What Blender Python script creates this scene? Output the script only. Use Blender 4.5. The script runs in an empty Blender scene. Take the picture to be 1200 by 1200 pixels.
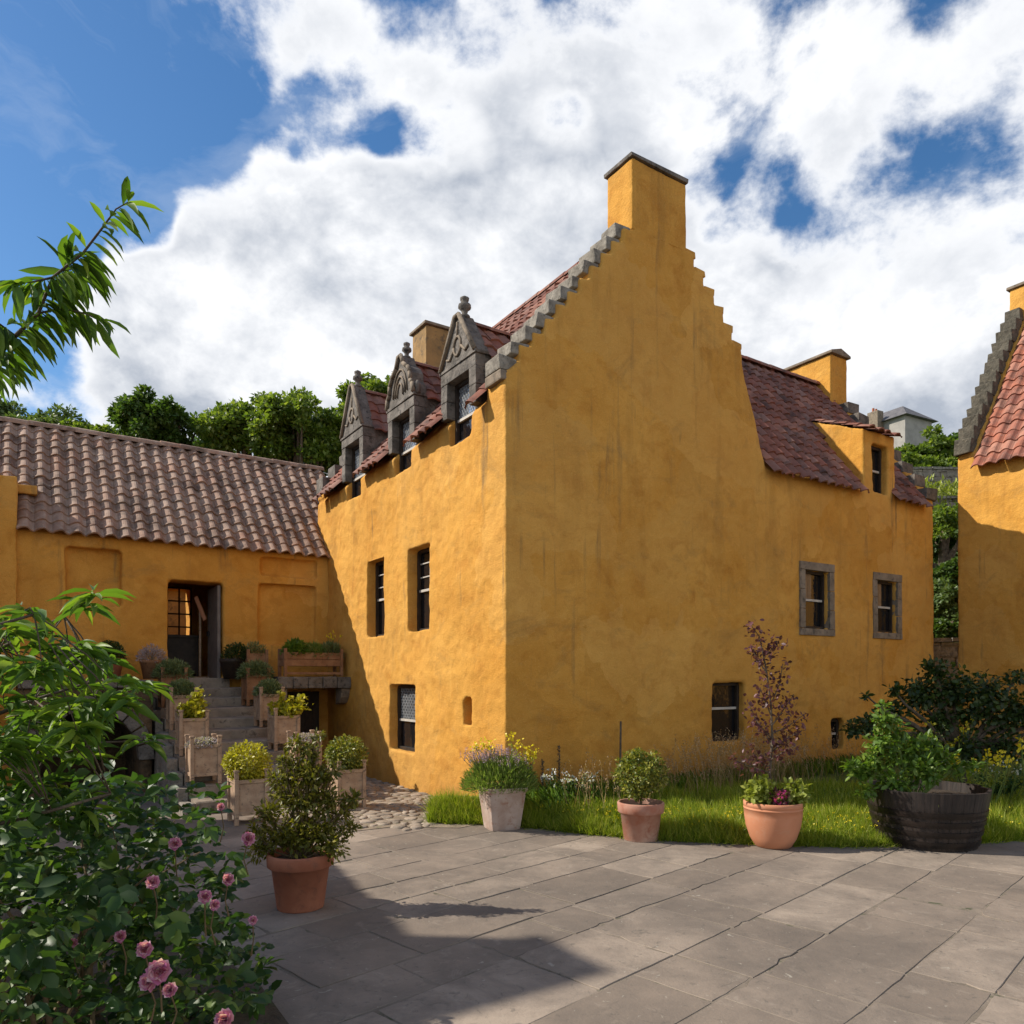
import bpy, bmesh, math, random
import numpy as np
from mathutils import Vector, Matrix, noise

random.seed(7)
RNG = np.random.default_rng(7)
C = bpy.context.scene.collection
SC = bpy.context.scene
PI = math.pi

# ------------------------------------------------------------------ frames
# house frame: u runs along the shaded gable, v along the sunlit front, z up
AX = Vector((0.83858551, 0.54476999, 0)); BX = Vector((-0.54476999, 0.83858551, 0))
P0 = Vector((-0.07, 8.6, 0)); HROT = math.atan2(AX.y, AX.x)
def W(u, v, z=0.0): return P0 + AX*u + BX*v + Vector((0, 0, z))
def at(px, py, Y):                        # a point of the photo at distance Y (used to read positions off the photo)
    return Vector(((px-600)/877*Y, Y, 1.6+(795-py)/877*Y))

# ------------------------------------------------------------------ camera, sky, sun, exposure
cam = bpy.data.cameras.new('camera'); camo = bpy.data.objects.new('camera', cam); C.objects.link(camo)
camo.location = (0, 0, 1.6); camo.rotation_euler = (PI/2, 0, 0)
cam.sensor_width = 36; cam.lens = 877/1200*36; cam.shift_y = 195/1200; cam.clip_start = 0.05; cam.clip_end = 2000
SC.camera = camo
SC.view_settings.view_transform = 'Standard'; SC.view_settings.look = 'None'
SC.view_settings.gamma = 1; SC.view_settings.use_curve_mapping = False
SC.view_settings.exposure = 0.33
LIGHT = (AX*1.0 - BX*0.77 - Vector((0, 0, 1))).normalized()       # way the sunlight travels
TOSUN = -LIGHT
sl = bpy.data.lights.new('sun', 'SUN'); sl.energy = 4.9; sl.angle = math.radians(0.5); sl.color = (1.0, 0.93, 0.82)
slo = bpy.data.objects.new('sun', sl); C.objects.link(slo); slo.location = (-20, 2, 20)
slo.rotation_euler = LIGHT.to_track_quat('-Z', 'Y').to_euler()

def nd(nt, typ, **kw):
    n = nt.nodes.new(typ)
    for k, v in kw.items():
        if k.startswith('i_'):
            key = k[2:]; key = int(key) if key.isdigit() else key.replace('_', ' ')
            n.inputs[key].default_value = v
        else: setattr(n, k, v)
    return n
def lk(nt, a, b): nt.links.new(a, b)
def math_(nt, op, a, b=None, clamp=False):
    n = nt.nodes.new('ShaderNodeMath'); n.operation = op; n.use_clamp = clamp
    for i, x in enumerate((a, b)):
        if x is None: continue
        if isinstance(x, (int, float)): n.inputs[i].default_value = x
        else: nt.links.new(x, n.inputs[i])
    return n.outputs[0]
def ramp(nt, fac, stops, interp='LINEAR'):
    n = nt.nodes.new('ShaderNodeValToRGB'); cr = n.color_ramp; cr.interpolation = interp
    while len(cr.elements) < len(stops): cr.elements.new(0.5)
    for e, (p, c) in zip(cr.elements, stops):
        e.position = p; e.color = (c, c, c, 1) if isinstance(c, (int, float)) else (*c, 1)
    nt.links.new(fac, n.inputs[0]); return n.outputs[0]
def mixc(nt, fac, a, b, mode='MIX'):
    n = nt.nodes.new('ShaderNodeMix'); n.data_type = 'RGBA'; n.blend_type = mode
    for i, x in ((0, fac), (6, a), (7, b)):
        if isinstance(x, (int, float)): n.inputs[i].default_value = x
        elif isinstance(x, tuple): n.inputs[i].default_value = (*x, 1)
        else: nt.links.new(x, n.inputs[i])
    return n.outputs[2]
def noise_(nt, vec, scale, detail=4, rough=0.55, dist=0.0):
    n = nd(nt, 'ShaderNodeTexNoise', i_Scale=scale, i_Detail=detail, i_Roughness=rough, i_Distortion=dist)
    if vec is not None: nt.links.new(vec, n.inputs['Vector'])
    return n.outputs[0]
def mapping(nt, vec, scale=(1, 1, 1), loc=(0, 0, 0)):
    n = nd(nt, 'ShaderNodeMapping'); n.inputs['Scale'].default_value = scale; n.inputs['Location'].default_value = loc
    nt.links.new(vec, n.inputs['Vector']); return n.outputs[0]

world = bpy.data.worlds.new('World'); SC.world = world; world.use_nodes = True
nt = world.node_tree; nt.nodes.clear()
out = nd(nt, 'ShaderNodeOutputWorld')
sky = nd(nt, 'ShaderNodeTexSky', sky_type='NISHITA', sun_disc=False, air_density=1.0, dust_density=0.35, ozone_density=2.2, altitude=20.0)
sky.sun_elevation = math.asin(TOSUN.z); sky.sun_rotation = math.atan2(TOSUN.x, TOSUN.y)
tc = nd(nt, 'ShaderNodeTexCoord'); dirv = tc.outputs['Generated']
warp = nd(nt, 'ShaderNodeTexNoise', i_Scale=2.2, i_Detail=5, i_Roughness=0.6); lk(nt, dirv, warp.inputs['Vector'])
wv = nd(nt, 'ShaderNodeVectorMath', operation='SUBTRACT'); lk(nt, warp.outputs['Color'], wv.inputs[0]); wv.inputs[1].default_value = (0.5, 0.5, 0.5)
wsc = nd(nt, 'ShaderNodeVectorMath', operation='SCALE'); lk(nt, wv.outputs[0], wsc.inputs[0]); wsc.inputs['Scale'].default_value = 0.30
wadd = nd(nt, 'ShaderNodeVectorMath', operation='ADD'); lk(nt, dirv, wadd.inputs[0]); lk(nt, wsc.outputs[0], wadd.inputs[1])
nrm = nd(nt, 'ShaderNodeVectorMath', operation='NORMALIZE'); lk(nt, wadd.outputs[0], nrm.inputs[0])
def dirpx(px, py): return Vector(((px-600)/877, 1, (795-py)/877)).normalized()
def blob(v, px, py, rad_px, amount, hard=0.05):
    d = dirpx(px, py); rad = rad_px/877*d.y*0.9
    n = nd(nt, 'ShaderNodeVectorMath', operation='DOT_PRODUCT'); lk(nt, v, n.inputs[0]); n.inputs[1].default_value = d
    mr = nd(nt, 'ShaderNodeMapRange', interpolation_type='SMOOTHSTEP'); lk(nt, n.outputs['Value'], mr.inputs[0])
    mr.inputs[1].default_value = math.cos(rad); mr.inputs[2].default_value = math.cos(rad*hard)
    mr.inputs[3].default_value = 0; mr.inputs[4].default_value = amount
    return mr.outputs[0]
fb = noise_(nt, mapping(nt, dirv, (1, 1, 1.35), (3.1, 0.4, 1.7)), 5.2, 15, 0.60, 0.12)
off = nd(nt, 'ShaderNodeVectorMath', operation='ADD'); lk(nt, dirv, off.inputs[0]); off.inputs[1].default_value = TOSUN*0.035+Vector((0, 0, 0.03))
fb2 = noise_(nt, mapping(nt, off.outputs[0], (1, 1, 1.35), (3.1, 0.4, 1.7)), 5.2, 6, 0.55, 0.12)
dens = math_(nt, 'MULTIPLY_ADD', fb, 3.0); nt.nodes[-1].inputs[2].default_value = -0.92
CLOUDS = [(150, 350, 120, .30), (285, 310, 140, .30), (330, 220, 140, .24), (450, 260, 190, .26), (430, 400, 220, .26), (600, 330, 260, .26), (620, 230, 150, .2),
          (720, 60, 230, .26), (1020, 90, 160, .2), (1190, 90, 130, .22), (420, 40, 110, .26), (880, 60, 200, .18), (1100, 100, 200, .14), (1000, 400, 260, .26), (1180, 330, 200, .24), (1400, 200, 330, .2), (240, 430, 160, .26),
          (110, 470, 100, .2), (860, 330, 160, .18), (-500, 500, 300, .2), (1900, 400, 500, .2), (330, 470, 260, .45), (720, 480, 260, .75), (1130, 560, 240, .6), (900, 420, 180, .3), (700, 330, 150, .2), (330, 330, 140, .2)]
HOLES = [(40, 130, 250, -.50), (190, 60, 130, -.22), (30, 290, 120, -.5), (25, 420, 90, -.4), (300, 110, 70, -.18), (440, 95, 105, -.55), (540, 165, 90, -.56), (495, 130, 70, -.3), (900, 215, 95, -.30), (960, 255, 70, -.22), (1140, 200, 80, -.22), (1050, 215, 60, -.14), (830, 185, 70, -.26), (-300, 200, 400, -.3), (660, 155, 60, -.34), (185, 230, 65, -.3), (1085, 30, 60, -.22), (700, -500, 500, -.2)]
for (x, y, r, am) in CLOUDS + HOLES:
    dens = math_(nt, 'ADD', dens, blob(nrm.outputs[0], x, y, r, am))
zen = nd(nt, 'ShaderNodeSeparateXYZ'); lk(nt, dirv, zen.inputs[0])       # unseen clouds overhead cleared away to dim the skylight on shaded paving
zf = nd(nt, 'ShaderNodeMapRange', interpolation_type='SMOOTHSTEP'); lk(nt, zen.outputs[2], zf.inputs[0]); zf.inputs[1].default_value = 0.70; zf.inputs[2].default_value = 0.9
dens = math_(nt, 'ADD', dens, math_(nt, 'MULTIPLY', zf.outputs[0], -0.7))
DENS0 = dens
thick = nd(nt, 'ShaderNodeMapRange', interpolation_type='SMOOTHSTEP'); lk(nt, dens, thick.inputs[0])
thick.inputs[1].default_value = 0.65; thick.inputs[2].default_value = 1.2
sh = noise_(nt, mapping(nt, nrm.outputs[0], (1, 1, 1.6), (1.3, 5.2, 0.3)), 6.0, 10, 0.6, 0.1)
rel = math_(nt, 'MULTIPLY_ADD', math_(nt, 'SUBTRACT', fb2, fb), 4.5); nt.nodes[-1].inputs[2].default_value = 0.42
shf = math_(nt, 'MULTIPLY', math_(nt, 'ADD', math_(nt, 'MULTIPLY', rel, 0.75), math_(nt, 'MULTIPLY', ramp(nt, sh, [(0.40, 0.0), (0.68, 1.0)]), 0.45), clamp=True), thick.outputs[0])
ccol = mixc(nt, shf, (0.82, 0.83, 0.85), (0.36, 0.40, 0.47))
# unseen clouds low behind the viewer, added to light the shaded gable
fill_bank = nd(nt, 'ShaderNodeVectorMath', operation='DOT_PRODUCT'); lk(nt, dirv, fill_bank.inputs[0]); fill_bank.inputs[1].default_value = Vector((0.62, -0.74, 0.26)).normalized()
fill_fac = nd(nt, 'ShaderNodeMapRange', interpolation_type='SMOOTHSTEP'); lk(nt, fill_bank.outputs['Value'], fill_fac.inputs[0]); fill_fac.inputs[1].default_value = 0.35; fill_fac.inputs[2].default_value = 0.95
dens = math_(nt, 'MULTIPLY_ADD', fill_fac.outputs[0], 0.2); nt.links.new(DENS0, nt.nodes[-1].inputs[2])
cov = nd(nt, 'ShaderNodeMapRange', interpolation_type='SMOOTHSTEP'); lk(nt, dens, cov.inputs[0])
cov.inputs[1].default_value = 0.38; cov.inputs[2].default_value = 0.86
boost = nd(nt, 'ShaderNodeVectorMath', operation='SCALE'); lk(nt, ccol, boost.inputs[0]); lk(nt, math_(nt, 'MULTIPLY_ADD', fill_fac.outputs[0], 0.0), boost.inputs['Scale']); nt.nodes[-1].inputs[2].default_value = 1.0
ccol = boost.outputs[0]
skys = nd(nt, 'ShaderNodeVectorMath', operation='SCALE'); lk(nt, sky.outputs[0], skys.inputs[0]); skys.inputs['Scale'].default_value = 0.10
# deep summer blue of a clear polarised sky
sat = nd(nt, 'ShaderNodeHueSaturation', i_Saturation=1.25, i_Value=1.12); lk(nt, skys.outputs[0], sat.inputs['Color'])
wsp = noise_(nt, mapping(nt, nrm.outputs[0], (1.0, 2.2, 3.2), (2.3, 0.7, 4.1)), 3.2, 10, 0.62, 0.3)
blue = mixc(nt, ramp(nt, wsp, [(0.50, 0.0), (0.80, 0.38)]), sat.outputs[0], (0.62, 0.68, 0.76))
final = mixc(nt, cov.outputs[0], blue, ccol)
bg = nd(nt, 'ShaderNodeBackground'); bg.inputs['Strength'].default_value = 1.0
lk(nt, final, bg.inputs['Color']); lk(nt, bg.outputs[0], out.inputs[0])

# ------------------------------------------------------------------ materials
def new_mat(name):
    m = bpy.data.materials.new(name); m.use_nodes = True; nt = m.node_tree
    b = nt.nodes['Principled BSDF']
    return m, nt, b
def bump(nt, b, h, strength=0.4, dist=0.02):
    n = nd(nt, 'ShaderNodeBump', i_Strength=strength, i_Distance=dist); nt.links.new(h, n.inputs['Height']); nt.links.new(n.outputs[0], b.inputs['Normal'])
def objco(nt): return nd(nt, 'ShaderNodeTexCoord').outputs['Object']
def rough_mat(name, c1, c2, scale=4, rough=0.85, bs=0.4, bscale=40, bd=0.01, c3=None, spec=0.3):
    m, nt, b = new_mat(name); o = objco(nt)
    col = mixc(nt, ramp(nt, noise_(nt, o, scale, 6, 0.6), [(0.35, 0.0), (0.65, 1.0)]), c1, c2)
    if c3: col = mixc(nt, ramp(nt, noise_(nt, o, scale*2.7, 5, 0.65, 0.4), [(0.55, 0.0), (0.68, 1.0)]), col, c3)
    nt.links.new(col, b.inputs['Base Color']); b.inputs['Roughness'].default_value = rough
    b.inputs['Specular IOR Level'].default_value = spec
    h = math_(nt, 'ADD', noise_(nt, o, bscale, 5, 0.6), math_(nt, 'MULTIPLY', noise_(nt, o, bscale/5, 3, 0.5), 1.5))
    bump(nt, b, h, bs, bd); return m

def harling():
    m, nt, b = new_mat('ochre_limewash'); o = objco(nt)
    base = mixc(nt, ramp(nt, noise_(nt, o, 0.9, 6, 0.62, 0.4), [(0.3, 0.0), (0.7, 1.0)]), (0.53, 0.245, 0.038), (0.66, 0.345, 0.072))
    base = mixc(nt, ramp(nt, noise_(nt, mapping(nt, o, (1, 1, 1), (4, 2, 7)), 3.2, 6, 0.65, 0.5), [(0.50, 0.0), (0.70, 0.6)]), base, (0.40, 0.155, 0.02))
    base = mixc(nt, ramp(nt, noise_(nt, mapping(nt, o, (1, 1, 1), (9, 5, 1)), 1.9, 7, 0.7, 0.3), [(0.60, 0.0), (0.72, 0.35)]), base, (0.68, 0.385, 0.10))
    streak = ramp(nt, noise_(nt, mapping(nt, o, (1.0, 1.0, 0.13)), 3.0, 5, 0.6, 0.15), [(0.55, 0.0), (0.72, 0.42)])
    # old repairs: soft patches of slightly different wash
    vp = nd(nt, 'ShaderNodeTexVoronoi', i_Scale=0.75); nt.links.new(mapping(nt, nd(nt, 'ShaderNodeVectorMath', operation='ADD').outputs[0], (1, 1, 1.3)), vp.inputs['Vector'])
    va = vp.inputs['Vector'].links[0].from_node.inputs['Vector'].links[0].from_node; nt.links.new(o, va.inputs[0])
    wn = nd(nt, 'ShaderNodeTexNoise', i_Scale=2.0, i_Detail=5); nt.links.new(o, wn.inputs['Vector']); nt.links.new(wn.outputs['Color'], va.inputs[1])
    sp = nd(nt, 'ShaderNodeSeparateColor'); nt.links.new(vp.outputs['Color'], sp.inputs[0])
    base = mixc(nt, math_(nt, 'MULTIPLY', ramp(nt, sp.outputs[0], [(0.5, 0.0), (0.9, 1.0)]), 0.30), base, (0.42, 0.20, 0.035))
    base = mixc(nt, math_(nt, 'MULTIPLY', ramp(nt, sp.outputs[1], [(0.55, 0.0), (0.9, 1.0)]), 0.25), base, (0.70, 0.41, 0.12))
    sep = nd(nt, 'ShaderNodeSeparateXYZ'); nt.links.new(o, sep.inputs[0])
    hi = nd(nt, 'ShaderNodeMapRange'); nt.links.new(sep.outputs[2], hi.inputs[0]); hi.inputs[1].default_value = 1.6; hi.inputs[2].default_value = 5.2; hi.inputs[3].default_value = 0.18; hi.inputs[4].default_value = 1.0
    base = mixc(nt, math_(nt, 'MULTIPLY', streak, hi.outputs[0]), base, (0.23, 0.115, 0.03))
    smud = ramp(nt, noise_(nt, mapping(nt, o, (1, 1, 1.6), (2, 8, 3)), 1.3, 9, 0.74, 0.7), [(0.54, 0.0), (0.72, 0.62)])
    base = mixc(nt, smud, base, (0.31, 0.175, 0.055))
    st2 = ramp(nt, noise_(nt, mapping(nt, o, (1.0, 1.0, 0.06), (3, 1, 0)), 5.5, 4, 0.55, 0.05), [(0.60, 0.0), (0.70, 0.75)])
    hi2 = nd(nt, 'ShaderNodeMapRange'); nt.links.new(sep.outputs[2], hi2.inputs[0]); hi2.inputs[1].default_value = 0.2; hi2.inputs[2].default_value = 2.2; hi2.inputs[3].default_value = 0.0; hi2.inputs[4].default_value = 1.0
    base = mixc(nt, math_(nt, 'MULTIPLY', math_(nt, 'MULTIPLY', st2, hi2.outputs[0]), ramp(nt, noise_(nt, o, 1.1, 4, 0.6), [(0.42, 0.0), (0.6, 1.0)])), base, (0.20, 0.125, 0.055))
    grit = noise_(nt, o, 95, 3, 0.6)
    base = mixc(nt, ramp(nt, grit, [(0.56, 0.0), (0.72, 0.45)]), base, (0.34, 0.17, 0.04)); base = mixc(nt, ramp(nt, grit, [(0.30, 0.4), (0.42, 0.0)]), base, (0.74, 0.46, 0.16))
    # splash-dirt and damp rising from the ground
    low = nd(nt, 'ShaderNodeMapRange'); nt.links.new(math_(nt, 'ADD', sep.outputs[2], math_(nt, 'MULTIPLY', noise_(nt, o, 3, 5, 0.6), -0.9)), low.inputs[0])
    low.inputs[1].default_value = 0.25; low.inputs[2].default_value = -0.45; low.inputs[3].default_value = 0; low.inputs[4].default_value = 0.5
    base = mixc(nt, low.outputs[0], base, (0.33, 0.17, 0.05))
    nt.links.new(base, b.inputs['Base Color']); b.inputs['Roughness'].default_value = 0.92; b.inputs['Specular IOR Level'].default_value = 0.15
    h = math_(nt, 'ADD', noise_(nt, o, 55, 4, 0.65), math_(nt, 'MULTIPLY', noise_(nt, o, 11, 4, 0.6), 2.0))
    bump(nt, b, h, 0.55, 0.016); return m
M = {}
M['harl'] = harling()
M['sooty'] = rough_mat('sooty_ochre_render', (0.20, 0.125, 0.055), (0.34, 0.20, 0.075), 2.5, 0.92, 0.5, 40, 0.012, (0.12, 0.085, 0.05))
M['stone'] = rough_mat('weathered_sandstone', (0.15, 0.118, 0.085), (0.26, 0.205, 0.15), 5, 0.9, 0.6, 45, 0.012, (0.09, 0.075, 0.06))
M['dark_stone'] = rough_mat('soot_grey_stone', (0.085, 0.074, 0.062), (0.20, 0.175, 0.15), 5, 0.9, 0.8, 30, 0.02, (0.04, 0.037, 0.034))
M['rubble_shade'] = rough_mat('shade_dark_rubble', (0.055, 0.04, 0.025), (0.13, 0.085, 0.045), 2.2, 0.95, 1.0, 8, 0.06, (0.035, 0.03, 0.022))  # rubble darkened in its colour to stand for shade in the arch
M['mossy_stone'] = rough_mat('mossy_dark_stone', (0.055, 0.05, 0.038), (0.12, 0.105, 0.08), 7, 0.95, 0.9, 25, 0.025, (0.16, 0.14, 0.10))
M['pale_stone'] = rough_mat('pale_crowstep_stone', (0.15, 0.132, 0.108), (0.29, 0.26, 0.215), 9, 0.9, 0.7, 30, 0.02, (0.09, 0.082, 0.066))
M['step_stone'] = rough_mat('worn_step_stone', (0.20, 0.16, 0.122), (0.32, 0.26, 0.20), 3, 0.88, 0.6, 20, 0.02, (0.11, 0.09, 0.07))
M['rubble'] = rough_mat('rubble_stone', (0.16, 0.135, 0.11), (0.33, 0.28, 0.23), 2.5, 0.92, 0.9, 9, 0.05, (0.10, 0.09, 0.075))
M['wood_grey'] = rough_mat('weathered_planter_wood', (0.30, 0.195, 0.125), (0.44, 0.305, 0.20), 7, 0.85, 0.3, 60, 0.006, (0.15, 0.11, 0.08))
M['wood_brown'] = rough_mat('brown_planter_wood', (0.20, 0.095, 0.045), (0.30, 0.16, 0.08), 6, 0.8, 0.3, 60, 0.006, (0.12, 0.06, 0.03))
M['terracotta'] = rough_mat('terracotta', (0.30, 0.10, 0.052), (0.38, 0.145, 0.08), 5, 0.8, 0.25, 50, 0.004, (0.25, 0.10, 0.06))
M['terracotta_orange'] = rough_mat('orange_terracotta', (0.50, 0.205, 0.105), (0.56, 0.25, 0.14), 3, 0.75, 0.15, 50, 0.003, (0.52, 0.25, 0.145))
M['terracotta_pale'] = rough_mat('limed_terracotta', (0.34, 0.24, 0.19), (0.47, 0.37, 0.31), 5, 0.85, 0.4, 30, 0.008, (0.30, 0.165, 0.11))
M['terracotta_limed'] = rough_mat('terracotta_with_lime_bloom', (0.34, 0.12, 0.068), (0.47, 0.31, 0.24), 2.6, 0.85, 0.3, 40, 0.005, (0.33, 0.14, 0.09))
M['soil'] = rough_mat('potting_soil', (0.035, 0.024, 0.016), (0.075, 0.055, 0.038), 12, 0.95, 0.8, 60, 0.02)
M['earth'] = rough_mat('garden_earth', (0.06, 0.045, 0.03), (0.12, 0.09, 0.06), 3, 0.95, 0.8, 25, 0.03, (0.05, 0.07, 0.02))
M['turf'] = rough_mat('turf', (0.07, 0.12, 0.02), (0.12, 0.17, 0.03), 6, 0.95, 0.8, 40, 0.03, (0.05, 0.07, 0.02))
M['hillgrass'] = rough_mat('rough_hill_grass', (0.05, 0.085, 0.018), (0.10, 0.15, 0.035), 0.6, 0.95, 0.8, 6, 0.1, (0.035, 0.055, 0.014))
M['bark'] = rough_mat('bark', (0.07, 0.05, 0.035), (0.15, 0.115, 0.08), 10, 0.9, 0.8, 40, 0.015)
M['twig'] = rough_mat('green_brown_twig', (0.13, 0.10, 0.05), (0.20, 0.13, 0.07), 10, 0.8, 0.3, 60, 0.004)
M['stem_green'] = rough_mat('green_stem', (0.10, 0.15, 0.03), (0.15, 0.2, 0.05), 10, 0.7, 0.2, 60, 0.003)
M['frame_dark'] = rough_mat('dark_painted_timber', (0.022, 0.016, 0.012), (0.045, 0.03, 0.02), 9, 0.6, 0.2, 60, 0.003)
M['frame_pale'] = rough_mat('pale_painted_sash', (0.42, 0.38, 0.33), (0.52, 0.48, 0.42), 9, 0.6, 0.2, 60, 0.003)
M['shutter'] = rough_mat('grey_oak_shutter', (0.20, 0.125, 0.065), (0.30, 0.19, 0.10), 7, 0.8, 0.4, 50, 0.005)
M['lead'] = rough_mat('lead_came', (0.20, 0.21, 0.22), (0.30, 0.31, 0.32), 9, 0.5, 0.2, 60, 0.002)
M['dark_room'] = rough_mat('dark_plaster', (0.05, 0.035, 0.022), (0.07, 0.05, 0.03), 4, 0.95, 0.2, 40, 0.005)
M['door_grey'] = rough_mat('grey_door_timber', (0.13, 0.11, 0.10), (0.19, 0.165, 0.145), 6, 0.7, 0.3, 50, 0.004)
M['mortar'] = rough_mat('mortar', (0.30, 0.25, 0.19), (0.4, 0.33, 0.25), 6, 0.95, 0.5, 40, 0.01)
M['render_grey'] = rough_mat('grey_render', (0.26, 0.245, 0.225), (0.34, 0.32, 0.29), 2, 0.9, 0.3, 30, 0.01)
M['slate'] = rough_mat('slate', (0.085, 0.08, 0.085), (0.15, 0.14, 0.14), 3, 0.7, 0.4, 14, 0.02)
M['iron'] = rough_mat('rusty_hoop_iron', (0.010, 0.008, 0.007), (0.022, 0.015, 0.012), 5, 0.38, 0.12, 30, 0.002)
M['barrel'] = None
def glass_mat(name, base, rough):
    m, nt, b = new_mat(name); o = objco(nt)
    b.inputs['Base Color'].default_value = (*base, 1); b.inputs['Roughness'].default_value = rough
    b.inputs['Specular IOR Level'].default_value = 0.6; b.inputs['IOR'].default_value = 1.5
    bump(nt, b, noise_(nt, o, 7, 3, 0.5), 0.25, 0.02); return m
M['glass'] = glass_mat('old_window_glass', (0.012, 0.011, 0.012), 0.06)
def leaded_mat():
    m, nt, b = new_mat('leaded_glass'); o = objco(nt)
    n = nd(nt, 'ShaderNodeTexVoronoi', i_Scale=16.0); nt.links.new(o, n.inputs['Vector'])
    nt.links.new(ramp(nt, n.outputs['Color'], [(0.0, (0.28, 0.32, 0.38)), (1.0, (0.62, 0.68, 0.76))]), b.inputs['Base Color'])
    b.inputs['Metallic'].default_value = 0.85; b.inputs['Roughness'].default_value = 0.1; b.inputs['IOR'].default_value = 2.0; b.inputs['Specular IOR Level'].default_value = 1.0
    bump(nt, b, n.outputs['Color'], 0.7, 0.02); return m
M['leaded'] = leaded_mat()

def tile_mat(name, cols, grime=(0.05, 0.035, 0.03), lichen=(0.30, 0.26, 0.22), gl=0.5):
    m, nt, b = new_mat(name); o = objco(nt)
    at_ = nd(nt, 'ShaderNodeAttribute', attribute_name='tint')
    n = len(cols)
    col = ramp(nt, at_.outputs['Fac'], [(i/(n-1), c) for i, c in enumerate(cols)])
    col = mixc(nt, ramp(nt, noise_(nt, o, 9, 6, 0.7, 0.3), [(0.5, 0.0), (0.72, gl)]), col, lichen)
    col = mixc(nt, ramp(nt, noise_(nt, o, 3.1, 6, 0.7, 0.3), [(0.48, 0.0), (0.66, 0.75)]), col, grime)
    nt.links.new(col, b.inputs['Base Color']); b.inputs['Roughness'].default_value = 0.82; b.inputs['Specular IOR Level'].default_value = 0.3
    bump(nt, b, noise_(nt, o, 45, 4, 0.6), 0.35, 0.006); return m
M['tile_grey'] = tile_mat('weathered_pantile', [(0.17, 0.095, 0.065), (0.35, 0.225, 0.16), (0.27, 0.165, 0.115), (0.42, 0.29, 0.215), (0.32, 0.17, 0.11)], grime=(0.095, 0.066, 0.046), lichen=(0.50, 0.40, 0.31), gl=0.65)
M['tile_red'] = tile_mat('red_pantile', [(0.12, 0.048, 0.034), (0.27, 0.098, 0.062), (0.19, 0.078, 0.055), (0.24, 0.13, 0.10), (0.33, 0.14, 0.09)], lichen=(0.27, 0.17, 0.13), gl=0.5)
M['tile_orange'] = tile_mat('orange_pantile', [(0.22, 0.08, 0.055), (0.38, 0.135, 0.08), (0.31, 0.12, 0.08), (0.40, 0.19, 0.13)], lichen=(0.36, 0.25, 0.2), gl=0.5)

def leaf_mat(name, c1, c2, c3=None, trans=0.35, rough=0.45, spec=0.4):
    m, nt, b = new_mat(name)
    g = nd(nt, 'ShaderNodeNewGeometry'); r = g.outputs['Random Per Island']
    stops = [(0.0, c1), (0.75, c2), (1.0, c3 or c2)]
    col = ramp(nt, r, stops)
    nt.links.new(col, b.inputs['Base Color']); b.inputs['Roughness'].default_value = rough; b.inputs['Specular IOR Level'].default_value = spec
    tr = nd(nt, 'ShaderNodeBsdfTranslucent')
    tcol = mixc(nt, 1.0, col, (1.5, 1.6, 0.6), 'MULTIPLY'); nt.links.new(tcol, tr.inputs['Color'])
    mx = nd(nt, 'ShaderNodeMixShader'); mx.inputs[0].default_value = trans
    nt.links.new(b.outputs[0], mx.inputs[1]); nt.links.new(tr.outputs[0], mx.inputs[2])
    nt.links.new(mx.outputs[0], nt.nodes['Material Output'].inputs[0]); return m
M['leaf_tree'] = leaf_mat('tree_leaf', (0.07, 0.115, 0.02), (0.15, 0.205, 0.034), (0.24, 0.28, 0.06), 0.45)
M['leaf_tree_dark'] = leaf_mat('dark_tree_leaf', (0.04, 0.08, 0.018), (0.08, 0.135, 0.027), (0.12, 0.17, 0.038), 0.36)
M['leaf_tree_pale'] = leaf_mat('pale_tree_leaf', (0.07, 0.11, 0.035), (0.12, 0.17, 0.05), (0.16, 0.2, 0.08), 0.3)
M['leaf_peach'] = leaf_mat('peach_leaf', (0.06, 0.12, 0.02), (0.12, 0.21, 0.028), (0.24, 0.32, 0.045), 0.42, 0.5, 0.35)
M['leaf_rose'] = leaf_mat('rose_leaf', (0.022, 0.052, 0.013), (0.05, 0.105, 0.02), (0.15, 0.22, 0.035), 0.36, 0.45)
M['leaf_box'] = leaf_mat('bronze_green_leaf', (0.075, 0.082, 0.012), (0.17, 0.16, 0.018), (0.30, 0.25, 0.035), 0.35)
M['leaf_gold'] = leaf_mat('golden_leaf', (0.24, 0.23, 0.018), (0.42, 0.38, 0.025), (0.56, 0.48, 0.05), 0.35)
M['leaf_lime'] = leaf_mat('lime_leaf', (0.17, 0.20, 0.025), (0.28, 0.32, 0.05), (0.38, 0.40, 0.09), 0.35)
M['leaf_variegated'] = leaf_mat('variegated_leaf', (0.06, 0.10, 0.015), (0.22, 0.22, 0.03), (0.42, 0.38, 0.07), 0.3)
M['leaf_thyme'] = leaf_mat('grey_green_leaf', (0.09, 0.13, 0.05), (0.17, 0.22, 0.09), (0.26, 0.30, 0.15), 0.25)
M['leaf_lavender'] = leaf_mat('lavender_leaf', (0.12, 0.18, 0.035), (0.20, 0.28, 0.06), (0.32, 0.36, 0.13), 0.4)
M['leaf_purple'] = leaf_mat('purple_leaf', (0.07, 0.028, 0.035), (0.135, 0.048, 0.055), (0.22, 0.09, 0.09), 0.35)
M['leaf_green'] = leaf_mat('fresh_green_leaf', (0.07, 0.13, 0.018), (0.13, 0.22, 0.028), (0.24, 0.32, 0.05), 0.4)
M['leaf_fig'] = leaf_mat('dark_broad_leaf', (0.02, 0.040, 0.010), (0.045, 0.075, 0.016), (0.085, 0.115, 0.024), 0.3)
M['blade'] = leaf_mat('grass_blade', (0.13, 0.19, 0.014), (0.27, 0.33, 0.028), (0.50, 0.46, 0.11), 0.4, 0.5)
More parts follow.
